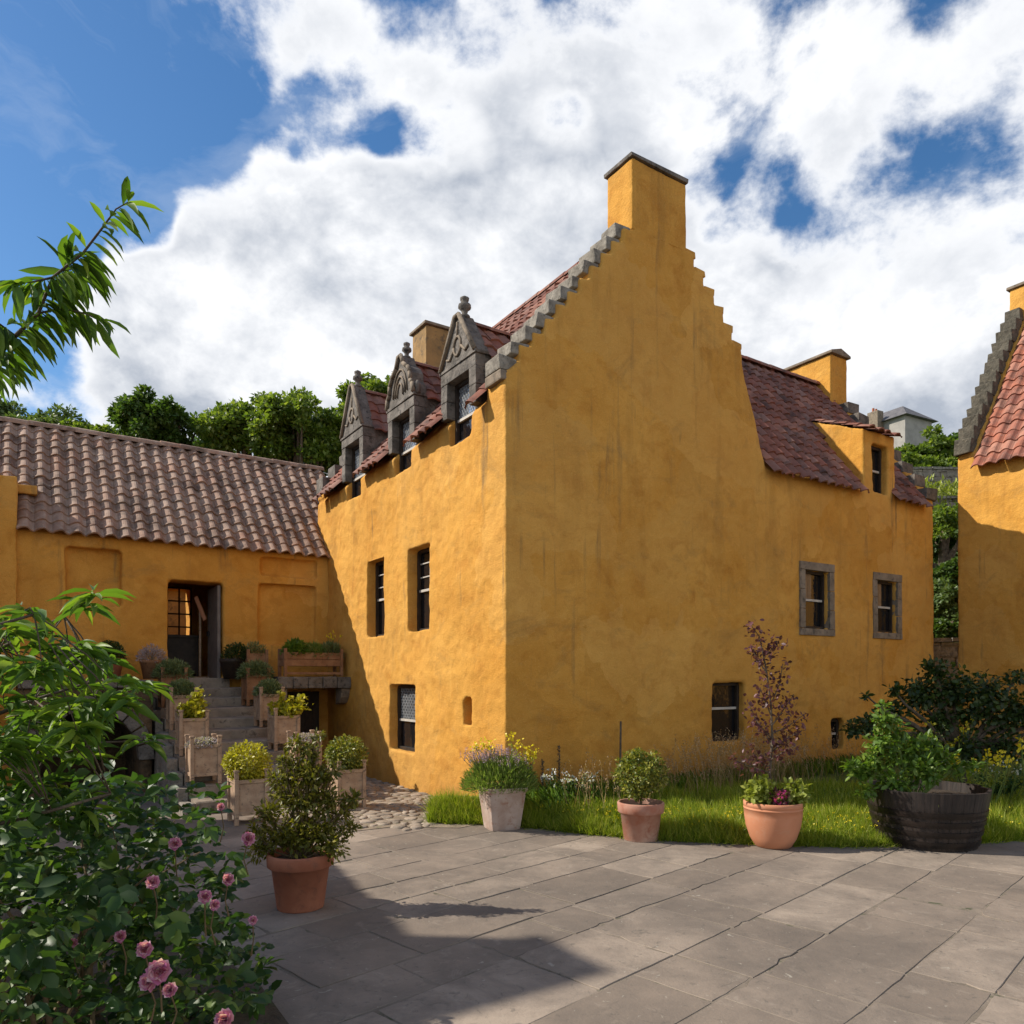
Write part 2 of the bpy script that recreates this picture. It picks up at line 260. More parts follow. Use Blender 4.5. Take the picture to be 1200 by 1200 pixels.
M['straw'] = leaf_mat('dry_seed_head', (0.26, 0.17, 0.09), (0.42, 0.29, 0.17), (0.55, 0.42, 0.28), 0.3, 0.7)
M['lilac'] = leaf_mat('pale_lilac_petal', (0.30, 0.24, 0.30), (0.42, 0.36, 0.42), (0.5, 0.45, 0.46), 0.3)
M['violet'] = leaf_mat('lavender_flower', (0.24, 0.15, 0.27), (0.36, 0.25, 0.38), (0.42, 0.30, 0.32), 0.35)
M['yellow'] = leaf_mat('yellow_petal', (0.55, 0.42, 0.01), (0.72, 0.58, 0.02), (0.75, 0.65, 0.05), 0.3)
M['white'] = leaf_mat('white_petal', (0.5, 0.52, 0.5), (0.7, 0.7, 0.68), None, 0.3)
M['magenta'] = leaf_mat('magenta_petal', (0.45, 0.03, 0.16), (0.55, 0.08, 0.25), None, 0.3)
M['pink'] = leaf_mat('pink_rose_petal', (0.46, 0.13, 0.32), (0.62, 0.32, 0.50), (0.74, 0.54, 0.66), 0.4)

def barrel_mat():
    m, nt, b = new_mat('black_stained_staves'); o = objco(nt)
    col = mixc(nt, ramp(nt, noise_(nt, mapping(nt, o, (1, 1, 0.06)), 22, 6, 0.65), [(0.4, 0.0), (0.75, 1.0)]), (0.012, 0.008, 0.0065), (0.048, 0.032, 0.024))
    nt.links.new(col, b.inputs['Base Color']); b.inputs['Roughness'].default_value = 0.6
    bump(nt, b, noise_(nt, mapping(nt, o, (1, 1, 0.15)), 50, 4, 0.6), 0.5, 0.006); return m
M['barrel'] = barrel_mat()
def slab_mat():
    m, nt, b = new_mat('flagstone'); o = objco(nt)
    g = nd(nt, 'ShaderNodeNewGeometry')
    col = ramp(nt, g.outputs['Random Per Island'], [(0.0, (0.22, 0.173, 0.132)), (0.5, (0.29, 0.23, 0.177)), (1.0, (0.36, 0.288, 0.222))])
    n1 = noise_(nt, o, 1.7, 8, 0.7, 0.5)
    col = mixc(nt, ramp(nt, n1, [(0.40, 0.0), (0.64, 0.75)]), col, (0.15, 0.122, 0.097))
    col = mixc(nt, ramp(nt, noise_(nt, o, 5, 8, 0.7, 0.8), [(0.56, 0.0), (0.7, 0.4)]), col, (0.42, 0.35, 0.275))
    col = mixc(nt, ramp(nt, noise_(nt, o, 120, 2, 0.5), [(0.6, 0.0), (0.75, 0.4)]), col, (0.16, 0.135, 0.11))
    col = mixc(nt, ramp(nt, noise_(nt, mapping(nt, o, (1, 1, 1), (5, 3, 0)), 0.55, 6, 0.7, 0.4), [(0.40, 0.0), (0.62, 0.55)]), col, (0.105, 0.088, 0.073))
    col = mixc(nt, ramp(nt, noise_(nt, mapping(nt, o, (1, 1, 1), (15, 3, 0)), 11, 8, 0.75, 1.2), [(0.57, 0.0), (0.66, 0.6)]), col, (0.095, 0.085, 0.07))
    col = mixc(nt, ramp(nt, noise_(nt, mapping(nt, o, (1, 1, 1), (1, 9, 0)), 16, 6, 0.7, 0.6), [(0.64, 0.0), (0.68, 0.7)]), col, (0.38, 0.345, 0.28))
    nt.links.new(col, b.inputs['Base Color']); b.inputs['Roughness'].default_value = 0.8; b.inputs['Specular IOR Level'].default_value = 0.35
    h = math_(nt, 'ADD', noise_(nt, o, 4, 5, 0.6), math_(nt, 'MULTIPLY', noise_(nt, o, 60, 5, 0.6), 0.25))
    bump(nt, b, h, 0.45, 0.02); return m
M['slab'] = slab_mat()

# ------------------------------------------------------------------ mesh helpers
class MB:
    def __init__(s): s.v = []; s.f = []; s.t = []
    def add(s, vs, fs, tint=None):
        n = len(s.v); s.v += [tuple(p) for p in vs]; s.f += [tuple(i+n for i in f) for f in fs]
        s.t += [tint if tint is not None else 0.5]*len(fs); return s
    def box(s, lo, hi, jit=0.0):
        (x0, y0, z0), (x1, y1, z1) = lo, hi
        vs = [(x0,y0,z0),(x1,y0,z0),(x1,y1,z0),(x0,y1,z0),(x0,y0,z1),(x1,y0,z1),(x1,y1,z1),(x0,y1,z1)]
        if jit: vs = [tuple(c+random.uniform(-jit, jit) for c in p) for p in vs]
        return s.add(vs, [(0,3,2,1),(4,5,6,7),(0,1,5,4),(1,2,6,5),(2,3,7,6),(3,0,4,7)])
    def prism(s, pts, axis, lo, hi):           # polygon of 2-D points extruded along an axis (0,1,2)
        def mk(p, d):
            q = list(p); q.insert(axis, d); return tuple(q)
        n = len(pts); vs = [mk(p, lo) for p in pts]+[mk(p, hi) for p in pts]
        fs = [tuple(range(n)), tuple(range(2*n-1, n-1, -1))]+[(i, i+n, (i+1)%n+n, (i+1)%n) for i in range(n)]
        return s.add(vs, fs)
    def tube(s, pts, rads, n=6, cap=True):
        pts = [Vector(p) for p in pts]; rings = []
        for i, p in enumerate(pts):
            d = (pts[min(i+1, len(pts)-1)]-pts[max(i-1, 0)]).normalized()
            a = d.orthogonal().normalized(); b = d.cross(a)
            if i and rings:                    # keep the rings from twisting
                pa = rings[-1][1]; a = (pa - d*pa.dot(d)).normalized() if (pa - d*pa.dot(d)).length > 1e-4 else a; b = d.cross(a)
            rings.append((p, a, b, rads[i] if not isinstance(rads, (int, float)) else rads))
        vs = [p+(a*math.cos(2*PI*k/n)+b*math.sin(2*PI*k/n))*r for p, a, b, r in rings for k in range(n)]
        fs = [(i*n+k, i*n+(k+1)%n, (i+1)*n+(k+1)%n, (i+1)*n+k) for i in range(len(pts)-1) for k in range(n)]
        if cap: fs += [tuple(range(n-1, -1, -1)), tuple(range((len(pts)-1)*n, len(pts)*n))]
        return s.add(vs, fs)
    def lathe(s, prof, n=40, closed=False, wob=0.0):
        vs = [(r*math.cos(2*PI*k/n), r*math.sin(2*PI*k/n), z) for r, z in prof for k in range(n)]
        fs = [(i*n+k, i*n+(k+1)%n, (i+1)*n+(k+1)%n, (i+1)*n+k) for i in range(len(prof)-1) for k in range(n)]
        return s.add(vs, fs)
    def build(s, name, mat, parent=None, loc=None, off=None, smooth=False, bevel=0.0, tint=False, fix=True):
        me = bpy.data.meshes.new(name)
        vs = s.v if off is None else [(x-off[0], y-off[1], z-off[2]) for x, y, z in s.v]
        me.from_pydata(vs, [], s.f); me.materials.append(mat)
        if tint:
            at_ = me.attributes.new('tint', 'FLOAT', 'FACE'); at_.data.foreach_set('value', s.t)
        if fix and not tint:
            bm = bmesh.new(); bm.from_mesh(me); bmesh.ops.recalc_face_normals(bm, faces=bm.faces); bm.to_mesh(me); bm.free()
        if bevel:
            bm = bmesh.new(); bm.from_mesh(me)
            bmesh.ops.bevel(bm, geom=[e for e in bm.edges if len(e.link_faces) == 2 and e.calc_face_angle(0) > 0.5], offset=bevel, segments=2, affect='EDGES', profile=0.6)
            bm.to_mesh(me); bm.free()
        if smooth: me.polygons.foreach_set('use_smooth', [True]*len(me.polygons))
        me.update()
        o = bpy.data.objects.new(name, me); C.objects.link(o)
        if parent: o.parent = parent
        if loc is not None: o.location = loc
        return o
def tag(o, label=None, cat=None, group=None, kind=None):
    for k, v in (('label', label), ('category', cat), ('group', group), ('kind', kind)):
        if v: o[k] = v
    return o
def thing(name, label, cat, loc=(0, 0, 0), rz=0.0, group=None):
    o = bpy.data.objects.new(name, None); C.objects.link(o); o.empty_display_size = 0.2
    o.location = loc; o.rotation_euler = (0, 0, rz); return tag(o, label, cat, group)
def hthing(name, label, cat, base, group=None):                 # a thing in the house frame; parts subtract its base
    o = thing(name, label, cat, W(*base), HROT, group); return o, base
def copy_thing(root):
    r = root.copy(); C.objects.link(r)
    for ch in list(root.children):
        c = ch.copy(); C.objects.link(c); c.parent = r
        for g in list(ch.children):
            d = g.copy(); C.objects.link(d); d.parent = c
    return r

# solid walls: union of prisms, minus pockets, remeshed so the harling has soft uneven edges
def walls(name, solid, cutters, parent, off, voxel=0.04, rough=0.012, mat=None):
    o = solid.build(name, mat or M['harl'], off=off)
    m = o.modifiers.new('u', 'REMESH'); m.mode = 'VOXEL'; m.voxel_size = voxel; 
    if cutters and cutters.v:
        c = cutters.build('cutter', M['harl'], off=off)
        o.modifiers.clear()
        m = o.modifiers.new('b', 'BOOLEAN'); m.operation = 'DIFFERENCE'; m.object = c; m.solver = 'EXACT'; m.use_self = True
        m = o.modifiers.new('u', 'REMESH'); m.mode = 'VOXEL'; m.voxel_size = voxel
    dg = bpy.context.evaluated_depsgraph_get()
    me = bpy.data.meshes.new_from_object(o.evaluated_get(dg))
    o.modifiers.clear(); o.data = me
    if cutters and cutters.v: bpy.data.objects.remove(c)
    n = len(me.vertices); co = np.empty(n*3, np.float32); me.vertices.foreach_get('co', co); co = co.reshape(-1, 3)
    no = np.empty(n*3, np.float32); me.vertex_normals.foreach_get('vector', no); no = no.reshape(-1, 3)
    d = np.empty(n, np.float32)
    for i in range(n):
        p = Vector(co[i]); d[i] = noise.noise(p*0.9)*1.3 + noise.noise(p*2.7)*0.8 + noise.noise(p*9)*0.55
    co = co + no*(d*rough)[:, None]
    me.vertices.foreach_set('co', co.ravel()); me.polygons.foreach_set('use_smooth', [True]*len(me.polygons))
    if not me.materials: me.materials.append(mat or M['harl'])
    me.update(); o.parent = parent; return o

PR2 = (0.0, .42, .72, .92, 1.0, .86, .35, .02)
# a sheet of pantiles: real S-waved tiles lapping each other
def pantiles(name, mat, parent, off, O, E, S, width, length, col=0.215, row=0.245, seed=0, amp=0.044, cut=None, prof=PR2):
    """O lower-left corner, E unit along the eave, S unit up the slope (house frame)"""
    rg = random.Random(seed); O, E, S = Vector(O), Vector(E).normalized(), Vector(S).normalized(); N = E.cross(S).normalized()
    if N.z < 0: N = -N
    mb = MB(); nx = 8
    ncol = max(1, round(width/col)); col = width/ncol; nrow = max(1, round(length/row)); row = length/nrow
    for r in range(nrow):
        for c in range(ncol):
            if cut and cut((c+.5)*col, (r+.5)*row): continue
            j = rg.uniform(-.012, .012)-(rg.random() < .03)*.03; dz = rg.uniform(-.006, .009); tv = rg.random(); tw = rg.uniform(-.014, .014)
            vs = []
            for k in range(nx+1):
                x = c*col+col*k/nx; h = (prof[k] if k < nx else prof[0]*0+0.0)*amp*1.15
                tlt = tw*(k/nx-.5)
                s0 = r*row-0.02+j; s1 = (r+1)*row+0.05
                vs += [O+E*x+S*s0+N*(h+dz+tlt+0.004), O+E*x+S*s0+N*(h+dz+tlt+0.030), O+E*x+S*s1+N*(h+dz*.3)]
            fs = []
            for k in range(nx):
                a = k*3; fs += [(a, a+3, a+4, a+1), (a+1, a+4, a+5, a+2)]
            mb.add(vs, fs, tv)
    return mb.build(name, mat, parent, off=off, tint=True)
def ridge_tiles(name, mat, parent, off, A, B, r=0.11, seg=0.34):
    A, B = Vector(A), Vector(B); d = B-A; n = max(1, round(d.length/seg)); mb = MB(); D = d.normalized(); side = D.cross(Vector((0, 0, 1))).normalized()
    for i in range(n):
        p0 = A+d*(i/n); p1 = A+d*((i+1)/n)+D*0.02; dz = random.uniform(-.006, .008); vs = []
        for k in range(9):
            a = PI*k/8; o_ = side*math.cos(a)*r+Vector((0, 0, 1))*(math.sin(a)*r*0.9-.02+dz)
            vs += [p0+o_*1.04, p1+o_*0.97]
        mb.add(vs, [(k*2, k*2+2, k*2+3, k*2+1) for k in range(8)]+[tuple(range(0, 18, 2)), tuple(range(17, 0, -2))], random.random())
    return mb.build(name, mat, parent, off=off, tint=True)

# windows set in a wall. plane 'u': wall faces -u ; plane 'v': wall faces -v
def mapper(plane, pos):
    return (lambda p, d, z: (pos+d, p, z)) if plane == 'u' else (lambda p, d, z: (p, pos+d, z))
def wbox(mb, mp, p0, p1, d0, d1, z0, z1): 
    a = mp(p0, d0, z0); b = mp(p1, d1, z1); return mb.box(tuple(map(min, a, b)), tuple(map(max, a, b)))
def window(parent, off, plane, pos, p0, p1, z0, z1, depth=0.2, kind='sash', split=0.5, name='window', fm='frame_dark'):
    mp = mapper(plane, pos); e = 0.03
    lower_solid = kind == 'shuttered'
    zs = z0+(z1-z0)*split
    g = wbox(MB(), mp, p0-e, p1+e, depth, depth+0.015, z0-e, z1+e).build(name, M['glass'], parent, off=off)
    if kind == 'leaded': wbox(MB(), mp, p0+.045, p1-.045, depth-.006, depth-.0005, zs, z1-.045).build('leaded_pane', M['leaded'], g, off=off)
    f = MB(); w = 0.045
    for a in ((p0-e, p0+w, z0-e, z1+e), (p1-w, p1+e, z0-e, z1+e), (p0+w, p1-w, z1-w, z1+e), (p0+w, p1-w, z0-e, z0+w)):
        wbox(f, mp, a[0], a[1], depth-0.05, depth-0.002, a[2], a[3])
    f.build('frame', M[fm], g, off=off, bevel=0.004)
    wbox(MB(), mp, p0+w, p1-w, depth-0.035, depth-0.004, zs-0.017, zs+0.017).build('sash_rail', M['frame_pale'], g, off=off)
    if kind in ('shuttered',):
        s = MB(); n = 3; x0, x1 = p0+w, p0+w+(p1-p0-2*w)*.52
        for i in range(n):
            a = x0+(x1-x0)*i/n; b = x0+(x1-x0)*(i+1)/n-0.006
            wbox(s, mp, a, b, depth-0.022, depth-0.003, zs+0.024, z1-w)
        s.build('shutter', M['shutter'], g, off=off)
    elif kind == 'sash':
        bars = MB(); pm = (p0+p1)/2
        wbox(bars, mp, pm-0.008, pm+0.008, depth-0.02, depth-0.001, zs+0.022, z1-w)
        for q in (1/3, 2/3):
            zz = zs+(z1-zs)*q; wbox(bars, mp, p0+w, p1-w, depth-0.018, depth-0.0015, zz-0.008, zz+0.008)
        bars.build('glazing_bars', M['frame_pale'], g, off=off)
    if kind in ('leaded', 'lattice'):
        l = MB(); zt = z1-w; zb = zs+0.022 if kind == 'lattice' or name == 'window' else z0+w
        x0, x1 = p0+w, p1-w; st = 0.085
        def seg(a, b):
            A = Vector(mp(a[0], depth-0.008, a[1])); B = Vector(mp(b[0], depth-0.008, b[1])); l.tube([A, B], 0.006 if kind == 'lattice' else 0.0045, 4)
        k = -40
        while k < 60:
            for sgn in (1, -1):
                # line z = zb + 1.5*sgn*(x - x0) + k*st
                pts = []
                for x in (x0, x1):
                    z = zb+1.5*sgn*(x-x0)+k*st; pts.append((x, z))
                (xa, za), (xb, zb_) = pts; sl_ = 1.5*sgn
                t = []
                for (x, z) in ((xa, za), (xb, zb_)):
                    if z > zt: x = x+(zt-z)/sl_; z = zt
                    elif z < zb: x = x+(zb-z)/sl_; z = zb
                    t.append((x, z))
                if x0-1e-4 <= t[0][0] <= x1+1e-4 and x0-1e-4 <= t[1][0] <= x1+1e-4 and abs(t[0][0]-t[1][0]) > 0.01: seg(*t)
            k += 1
        if l.v: l.build('lead_lattice', M['lead'], g, off=off)
    return g

# ------------------------------------------------------------------ ground
def terrain_z(x, y):
    p = Vector((x, y, 0))-P0; u = p.dot(AX); v = p.dot(BX)
    d = v-13.5; t = max(0, min(1, d/26)); zl = t*t*(3-2*t)*8.0+max(0, d-26)*0.05
    zr = float(np.interp(y, [16.5, 18.4, 18.6, 25.8, 26.1, 30, 36, 60, 120, 300], [0, .4, 1.3, 6.4, 7.9, 8.8, 9.8, 15.5, 18, 20]))
    if v < 2: zr *= max(0, min(1, (v+3)/5))
    b = max(0, min(1, (u-5)/4)); b = b*b*(3-2*b)
    z = zl*(1-b)+zr*b
    return z+noise.noise(Vector((x*.25, y*.25, 0)))*0.3*min(1, z/2)
mb = MB(); xs = np.concatenate([np.linspace(-300, -40, 10)[:-1], np.linspace(-40, 50, 61), np.linspace(50, 300, 10)[1:]])
ys = np.concatenate([np.linspace(-60, -5, 5)[:-1], np.linspace(-5, 80, 69), np.linspace(80, 500, 12)[1:]])
vs = [(x, y, terrain_z(x, y)-0.03) for y in ys for x in xs]; nx_ = len(xs)
mb.add(vs, [(j*nx_+i, j*nx_+i+1, (j+1)*nx_+i+1, (j+1)*nx_+i) for j in range(len(ys)-1) for i in range(nx_-1)])
def terrain_mat():
    m, nt, b = new_mat('ground_and_hill'); o = objco(nt)
    sep = nd(nt, 'ShaderNodeSeparateXYZ'); nt.links.new(o, sep.inputs[0])
    g = mixc(nt, noise_(nt, o, 0.7, 6, 0.7), (0.045, 0.08, 0.016), (0.10, 0.15, 0.035))
    e = mixc(nt, noise_(nt, o, 9, 6, 0.7), (0.045, 0.034, 0.024), (0.11, 0.085, 0.06))
    nt.links.new(mixc(nt, ramp(nt, sep.outputs[2], [(0.1, 0.0), (0.4, 1.0)]), e, g), b.inputs['Base Color'])
    b.inputs['Roughness'].default_value = 0.95; bump(nt, b, noise_(nt, o, 20, 6, 0.7), 0.8, 0.04); return m
tag(mb.build('ground', terrain_mat(), smooth=True), kind='structure')

# flagstones laid on the skew
def flagstones():
    mb = MB(); rg = random.Random(11); q = -12.0; c45 = math.sqrt(.5)
    while q < 14:
        d = rg.choice([.40, .48, .56, .64]); p = -6+rg.uniform(-.5, .5)
        while p < 18:
            l = rg.choice([.42, .55, .68, .8, .95]); g = 0.0025
            cx, cy = (p+l/2), (q+d/2); X = (cx-cy)*c45+0.35; Y = (cx+cy)*c45
            if -9 < X < 14 and -4 < Y < 10.6 and not (Y > 8.9 and X > -0.8):
                tz = [rg.uniform(-.003, .003) for _ in range(4)]; b0 = rg.uniform(-.002, .003)
                cor = [(p+g, q+g), (p+l-g, q+g), (p+l-g, q+d-g), (p+g, q+d-g)]
                def w(pp, qq, z): return ((pp-qq)*c45+0.35, (pp+qq)*c45, z)
                cor = [(a+rg.uniform(-.009, .009), b+rg.uniform(-.009, .009)) for a, b in cor]
                ring = []
                for e in range(4):
                    (ax, ay), (bx_, by_) = cor[e], cor[(e+1) % 4]
                    for k in range(6):
                        t = k/6; inn = rg.uniform(0, .007)*(1 if k else 1.8)+(rg.random() < .05)*rg.uniform(.01, .03)
                        x_, y_ = ax+(bx_-ax)*t, ay+(by_-ay)*t; ln = math.hypot(cx-x_, cy-y_); ring.append((x_+(cx-x_)/ln*inn, y_+(cy-y_)/ln*inn))
                nr = len(ring)
                def zt(a, b): fx = (a-p)/l; fy = (b-q)/d; return tz[0]*(1-fx)*(1-fy)+tz[1]*fx*(1-fy)+tz[2]*fx*fy+tz[3]*(1-fx)*fy+b0
                top = [(cx+(a-cx)*(1-.006/l), cy+(b-cy)*(1-.006/d)) for a, b in ring]
                vs = [w(a, b, -.03) for a, b in ring]+[w(a, b, zt(a, b)-.003) for a, b in ring]+[w(a, b, zt(a, b)) for a, b in top]
                mb.add(vs, [(k, (k+1) % nr, nr+(k+1) % nr, nr+k) for k in range(nr)]+[(nr+k, nr+(k+1) % nr, 2*nr+(k+1) % nr, 2*nr+k) for k in range(nr)]+[tuple(range(2*nr, 3*nr))])
            p += l
        q += d
    return tag(mb.build('paving', M['slab']), kind='structure')
flagstones()
mb = MB(); mb.add([(-9, -5, -0.0035), (14, -5, -0.0035), (14, 11, -0.0035), (-9, 11, -0.0035)], [(0, 1, 2, 3)])
tag(mb.build('paving_bed', rough_mat('joint_dirt', (0.15, 0.122, 0.092), (0.24, 0.195, 0.15), 3, 0.95, 0.5, 60, 0.01, (0.07, 0.075, 0.04))), kind='structure')

# lawn strip between paving and walls
LAWN_EDGE = [(-0.92, 8.27), (-0.3, 8.2), (0.3, 7.98), (0.8, 7.68), (1.35, 7.44), (2.2, 7.24), (3.2, 7.1), (4.2, 7.2), (5.05, 7.42), (6.5, 7.7), (9.5, 8.3), (13, 9.0)]
def lawn_y(x):
    for (x0, y0), (x1, y1) in zip(LAWN_EDGE, LAWN_EDGE[1:]):
        if x0 <= x <= x1: return y0+(y1-y0)*(x-x0)/(x1-x0)
    return None
def back_y(x):                       # foot of the gable wall, or the far bed
    return 8.6+(x+0.07)*AX.y/AX.x if x > -0.07 else 8.6
def lawn_h(t): return 0.03*min(1, t*12)+0.17*min(1, max(0, t)*1.9)
mb = MB(); n = 60
for i in range(n+1):
    x = -0.92+(13.9)*i/n; y0 = lawn_y(min(x, 12.99)) or 9; y1 = back_y(x)+0.3
    for k in range(9):
        t = k/8; h = lawn_h(t)+noise.noise(Vector((x*2, t*3, 0)))*0.02*(t > 0)
        mb.v.append((x, y0+(y1-y0)*t, h-0.012*(k == 0)))
for i in range(n):
    for k in range(8): mb.f.append((i*9+k, (i+1)*9+k, (i+1)*9+k+1, i*9+k+1)); mb.t.append(0)
tag(mb.build('lawn', M['turf'], smooth=True), kind='structure')

# ------------------------------------------------------------------ foliage helpers
def mesh_np(name, V, faces, mat, parent=None, loc=None, smooth=False):
    """faces: list of int arrays (n,k)"""
    me = bpy.data.meshes.new(name); V = np.asarray(V, np.float32)
    me.vertices.add(len(V)); me.vertices.foreach_set('co', V.ravel())
    loops = np.concatenate([f.ravel() for f in faces]).astype(np.int32)
    tot = np.concatenate([np.full(len(f), f.shape[1]) for f in faces]).astype(np.int32)
    st = np.concatenate([[0], np.cumsum(tot)[:-1]]).astype(np.int32)
    me.loops.add(len(loops)); me.loops.foreach_set('vertex_index', loops)
    me.polygons.add(len(tot)); me.polygons.foreach_set('loop_start', st); me.polygons.foreach_set('loop_total', tot)
    if smooth: me.polygons.foreach_set('use_smooth', np.ones(len(tot), bool))
    me.materials.append(mat); me.update(calc_edges=True); me.validate()
    o = bpy.data.objects.new(name, me); C.objects.link(o)
    if parent: o.parent = parent
    if loc is not None: o.location = loc
    return o
def norm(a): return a/np.maximum(np.linalg.norm(a, axis=1, keepdims=True), 1e-9)
TEMPL = {
  'small': (np.array([(0,0,0), (.5,.5,.08), (1,0,0), (.5,-.5,.08)]), [(0,3,2), (0,2,1)]),
  'oval':  (np.array([(0,0,0), (.3,.42,.07), (.68,.40,.05), (1,0,-.04), (.68,-.40,.05), (.3,-.42,.07), (.35,0,0), (.7,0,0)]),
            [(0,6,1), (1,6,7,2), (2,7,3), (0,5,6), (5,4,7,6), (4,3,7)]),
  'lance': (np.array([(0,0,0), (.22,.36,.06), (.5,.5,.04), (.78,.30,-.06), (1,0,-.22), (.78,-.30,-.06), (.5,-.5,.04), (.22,-.36,.06), (.22,0,.0), (.5,0,-.04), (.78,0,-.12)]),
            [(0,8,1), (1,8,9,2), (2,9,10,3), (3,10,4), (0,7,8), (7,6,9,8), (6,5,10,9), (5,4,10)]),
  'blade': (np.array([(0,.5,0), (0,-.5,0), (.6,-.3,-.04), (.6,.3,-.04), (1,0,-.18)]), [(0,1,2,3), (3,2,4)]),
}
class Fol:
    def __init__(s, seed=0): s.V = []; s.F = {3: [], 4: []}; s.n = 0; s.r = np.random.default_rng(seed)
    def leaves(s, P, D, L, Wd, up=(0, 0, 1), templ='small', roll=0.6, bend=1.0):
        P = np.atleast_2d(np.asarray(P, float)); D = norm(np.asarray(D, float)); n = len(P)
        if n == 0: return s
        L = np.broadcast_to(np.asarray(L, float), (n,)); Wd = np.broadcast_to(np.asarray(Wd, float), (n,))
        U = np.tile(np.asarray(up, float), (n, 1)) if np.ndim(up) == 1 else np.asarray(up, float)
        U = U+s.r.normal(0, roll, (n, 3)); Yv = norm(np.cross(U, D)); Z = np.cross(D, Yv)
        T, fs = TEMPL[templ]; m = len(T)
        V = P[:, None, :]+(T[None, :, 0, None]*L[:, None, None])*D[:, None, :]+(T[None, :, 1, None]*Wd[:, None, None])*Yv[:, None, :]+(T[None, :, 2, None]*bend*L[:, None, None])*Z[:, None, :]
        s.V.append(V.reshape(-1, 3)); base = s.n+np.arange(n)*m
        for f in fs: s.F[len(f)].append(base[:, None]+np.array(f)[None, :])
        s.n += n*m; return s
    def build(s, name, mat, parent=None, loc=None, off=None):
        V = np.concatenate(s.V)
        if off is not None: V = V-np.asarray(off)
        return mesh_np(name, V, [np.concatenate(v) for v in s.F.values() if v], mat, parent, loc)
def ball(r, n): 
    d = norm(r.normal(size=(n, 3))); return d
def clump(fol, c, rad, n, L, ratio=0.55, templ='small', shell=0.55, upb=0.35, outb=0.8, jit=0.7):
    """leaves scattered through an ellipsoid, looking outward and up"""
    d = ball(fol.r, n); rr = (shell+(1-shell)*fol.r.random(n))[:, None]
    P = np.asarray(c)+d*np.asarray(rad)*rr
    D = d*outb+fol.r.normal(0, jit, (n, 3))+np.array([0, 0, -0.15])
    Ls = L*fol.r.uniform(.65, 1.25, n)
    return fol.leaves(P, D, Ls, Ls*ratio, up=d*0.7+np.array([0, 0, upb+.5]), templ=templ, roll=0.45)

# ------------------------------------------------------------------ THE YELLOW MAIN HOUSE
house, HB = hthing('main_house', 'tall ochre yellow house with crow-stepped gable, red pantile roof and three stone dormers', 'house', (2.3, 3.3, 0))
sol = MB()
sol.prism([(0, -.3), (4.56, -.3), (4.56, 4.75), (2.28, 7.40), (0, 4.88)], 1, 0.35, 6.62)                       # main block (u-z outline)
left = [(0.0, 5.14)]; 
NST = 11
for i in range(NST):
    u0 = 1.93*i/NST; u1 = 1.93*(i+1)/NST; z0 = 5.14+(7.42-5.14)*i/NST
    left += [(u0+.02, z0+(.15 if i else .0)), (u1+.02, z0+.16)]
right = []
RS = 6
for i in range(RS):
    u0 = 2.89+(4.03-2.89)*i/RS; z = 7.44-(7.44-6.2)*i/RS
    right += [(u0+.0, z), (u0+.19, z)]
poly = [(0, -.3), (4.56, -.3), (4.56, 4.8), (4.08, 6.05)]+right[::-1]+[(2.89, 7.52), (1.95, 7.52)]+left[::-1]
sol.prism(poly, 1, 0.0, 0.42)                                                                                   # stepped gable
sol.prism([(0, 4.95), (0, 5.15), (2.1, 7.62), (2.5, 7.62), (4.56, 5.15), (4.56, 4.8)], 1, 6.28, 6.62)              # far gable
sol.prism([(0.003, -.3), (0.003, 4.70), (2.05, 7.22), (4.1, 4.70), (4.1, -.3)], 0, 4.4, 9.27)                    # wing (v-z outline)
sol.prism([(0.003, 4.70), (0.003, 4.9), (2.05, 7.55), (2.3, 7.55), (4.1, 4.9), (4.1, 4.6)], 0, 8.95, 9.27)
sol.prism([(-0.004, 4.45), (-0.004, 5.76), (1.15, 6.22), (1.15, 4.45)], 0, 7.05, 7.97)                            # catslide dormer of the wing
cut = MB()
LIT = [(1.93, 2.64, 2.27, 3.45), (3.49, 4.18, 2.26, 3.47), (2.43, 3.28, 0.53, 1.5)]
DORM = [(0.80, 1.38, 4.62, 5.43), (2.52, 3.12, 4.63, 5.46), (4.44, 5.08, 4.63, 5.58)]
for (v0, v1, z0, z1) in LIT: cut.box((-.2, v0, z0), (.34, v1, z1))
for (v0, v1, z0, z1) in DORM: cut.box((-.2, v0, z0), (.34, v1, 6.0))
cut.prism([(0.78, 1.01), (1.0, 1.01), (1.02, 1.3), (0.93, 1.37), (0.80, 1.36)], 0, -.2, .5)                       # small stair slit
GAB = [(3.43, 4.11, 0.70, 1.54), (5.49, 6.11, 2.38, 3.29), (7.44, 8.05, 2.38, 3.27), (6.21, 6.52, 0.46, 0.94), (7.32, 7.76, 4.74, 5.56)]
for (u0, u1, z0, z1) in GAB: cut.box((u0, -.2, z0), (u1, .34, z1))
walls('wall', sol, cut, house, HB, 0.028, 0.017)

for (v0, v1, z0, z1) in LIT[:2]: window(house, HB, 'u', 0, v0, v1, z0, z1, 0.2, 'sash', 0.5)
window(house, HB, 'u', 0, *LIT[2][:2], *LIT[2][2:], 0.18, 'lattice', 0.46)
window(house, HB, 'v', 0, *GAB[0][:2], *GAB[0][2:], 0.16, 'plain', 0.56)
window(house, HB, 'v', 0, *GAB[1][:2], *GAB[1][2:], 0.13, 'shuttered', 0.5)
window(house, HB, 'v', 0, *GAB[2][:2], *GAB[2][2:], 0.13, 'shuttered', 0.5)
window(house, HB, 'v', 0, *GAB[3][:2], *GAB[3][2:], 0.16, 'plain', 0.5)
window(house, HB, 'v', 0, *GAB[4][:2], *GAB[4][2:], 0.16, 'plain', 0.5, fm='frame_dark')
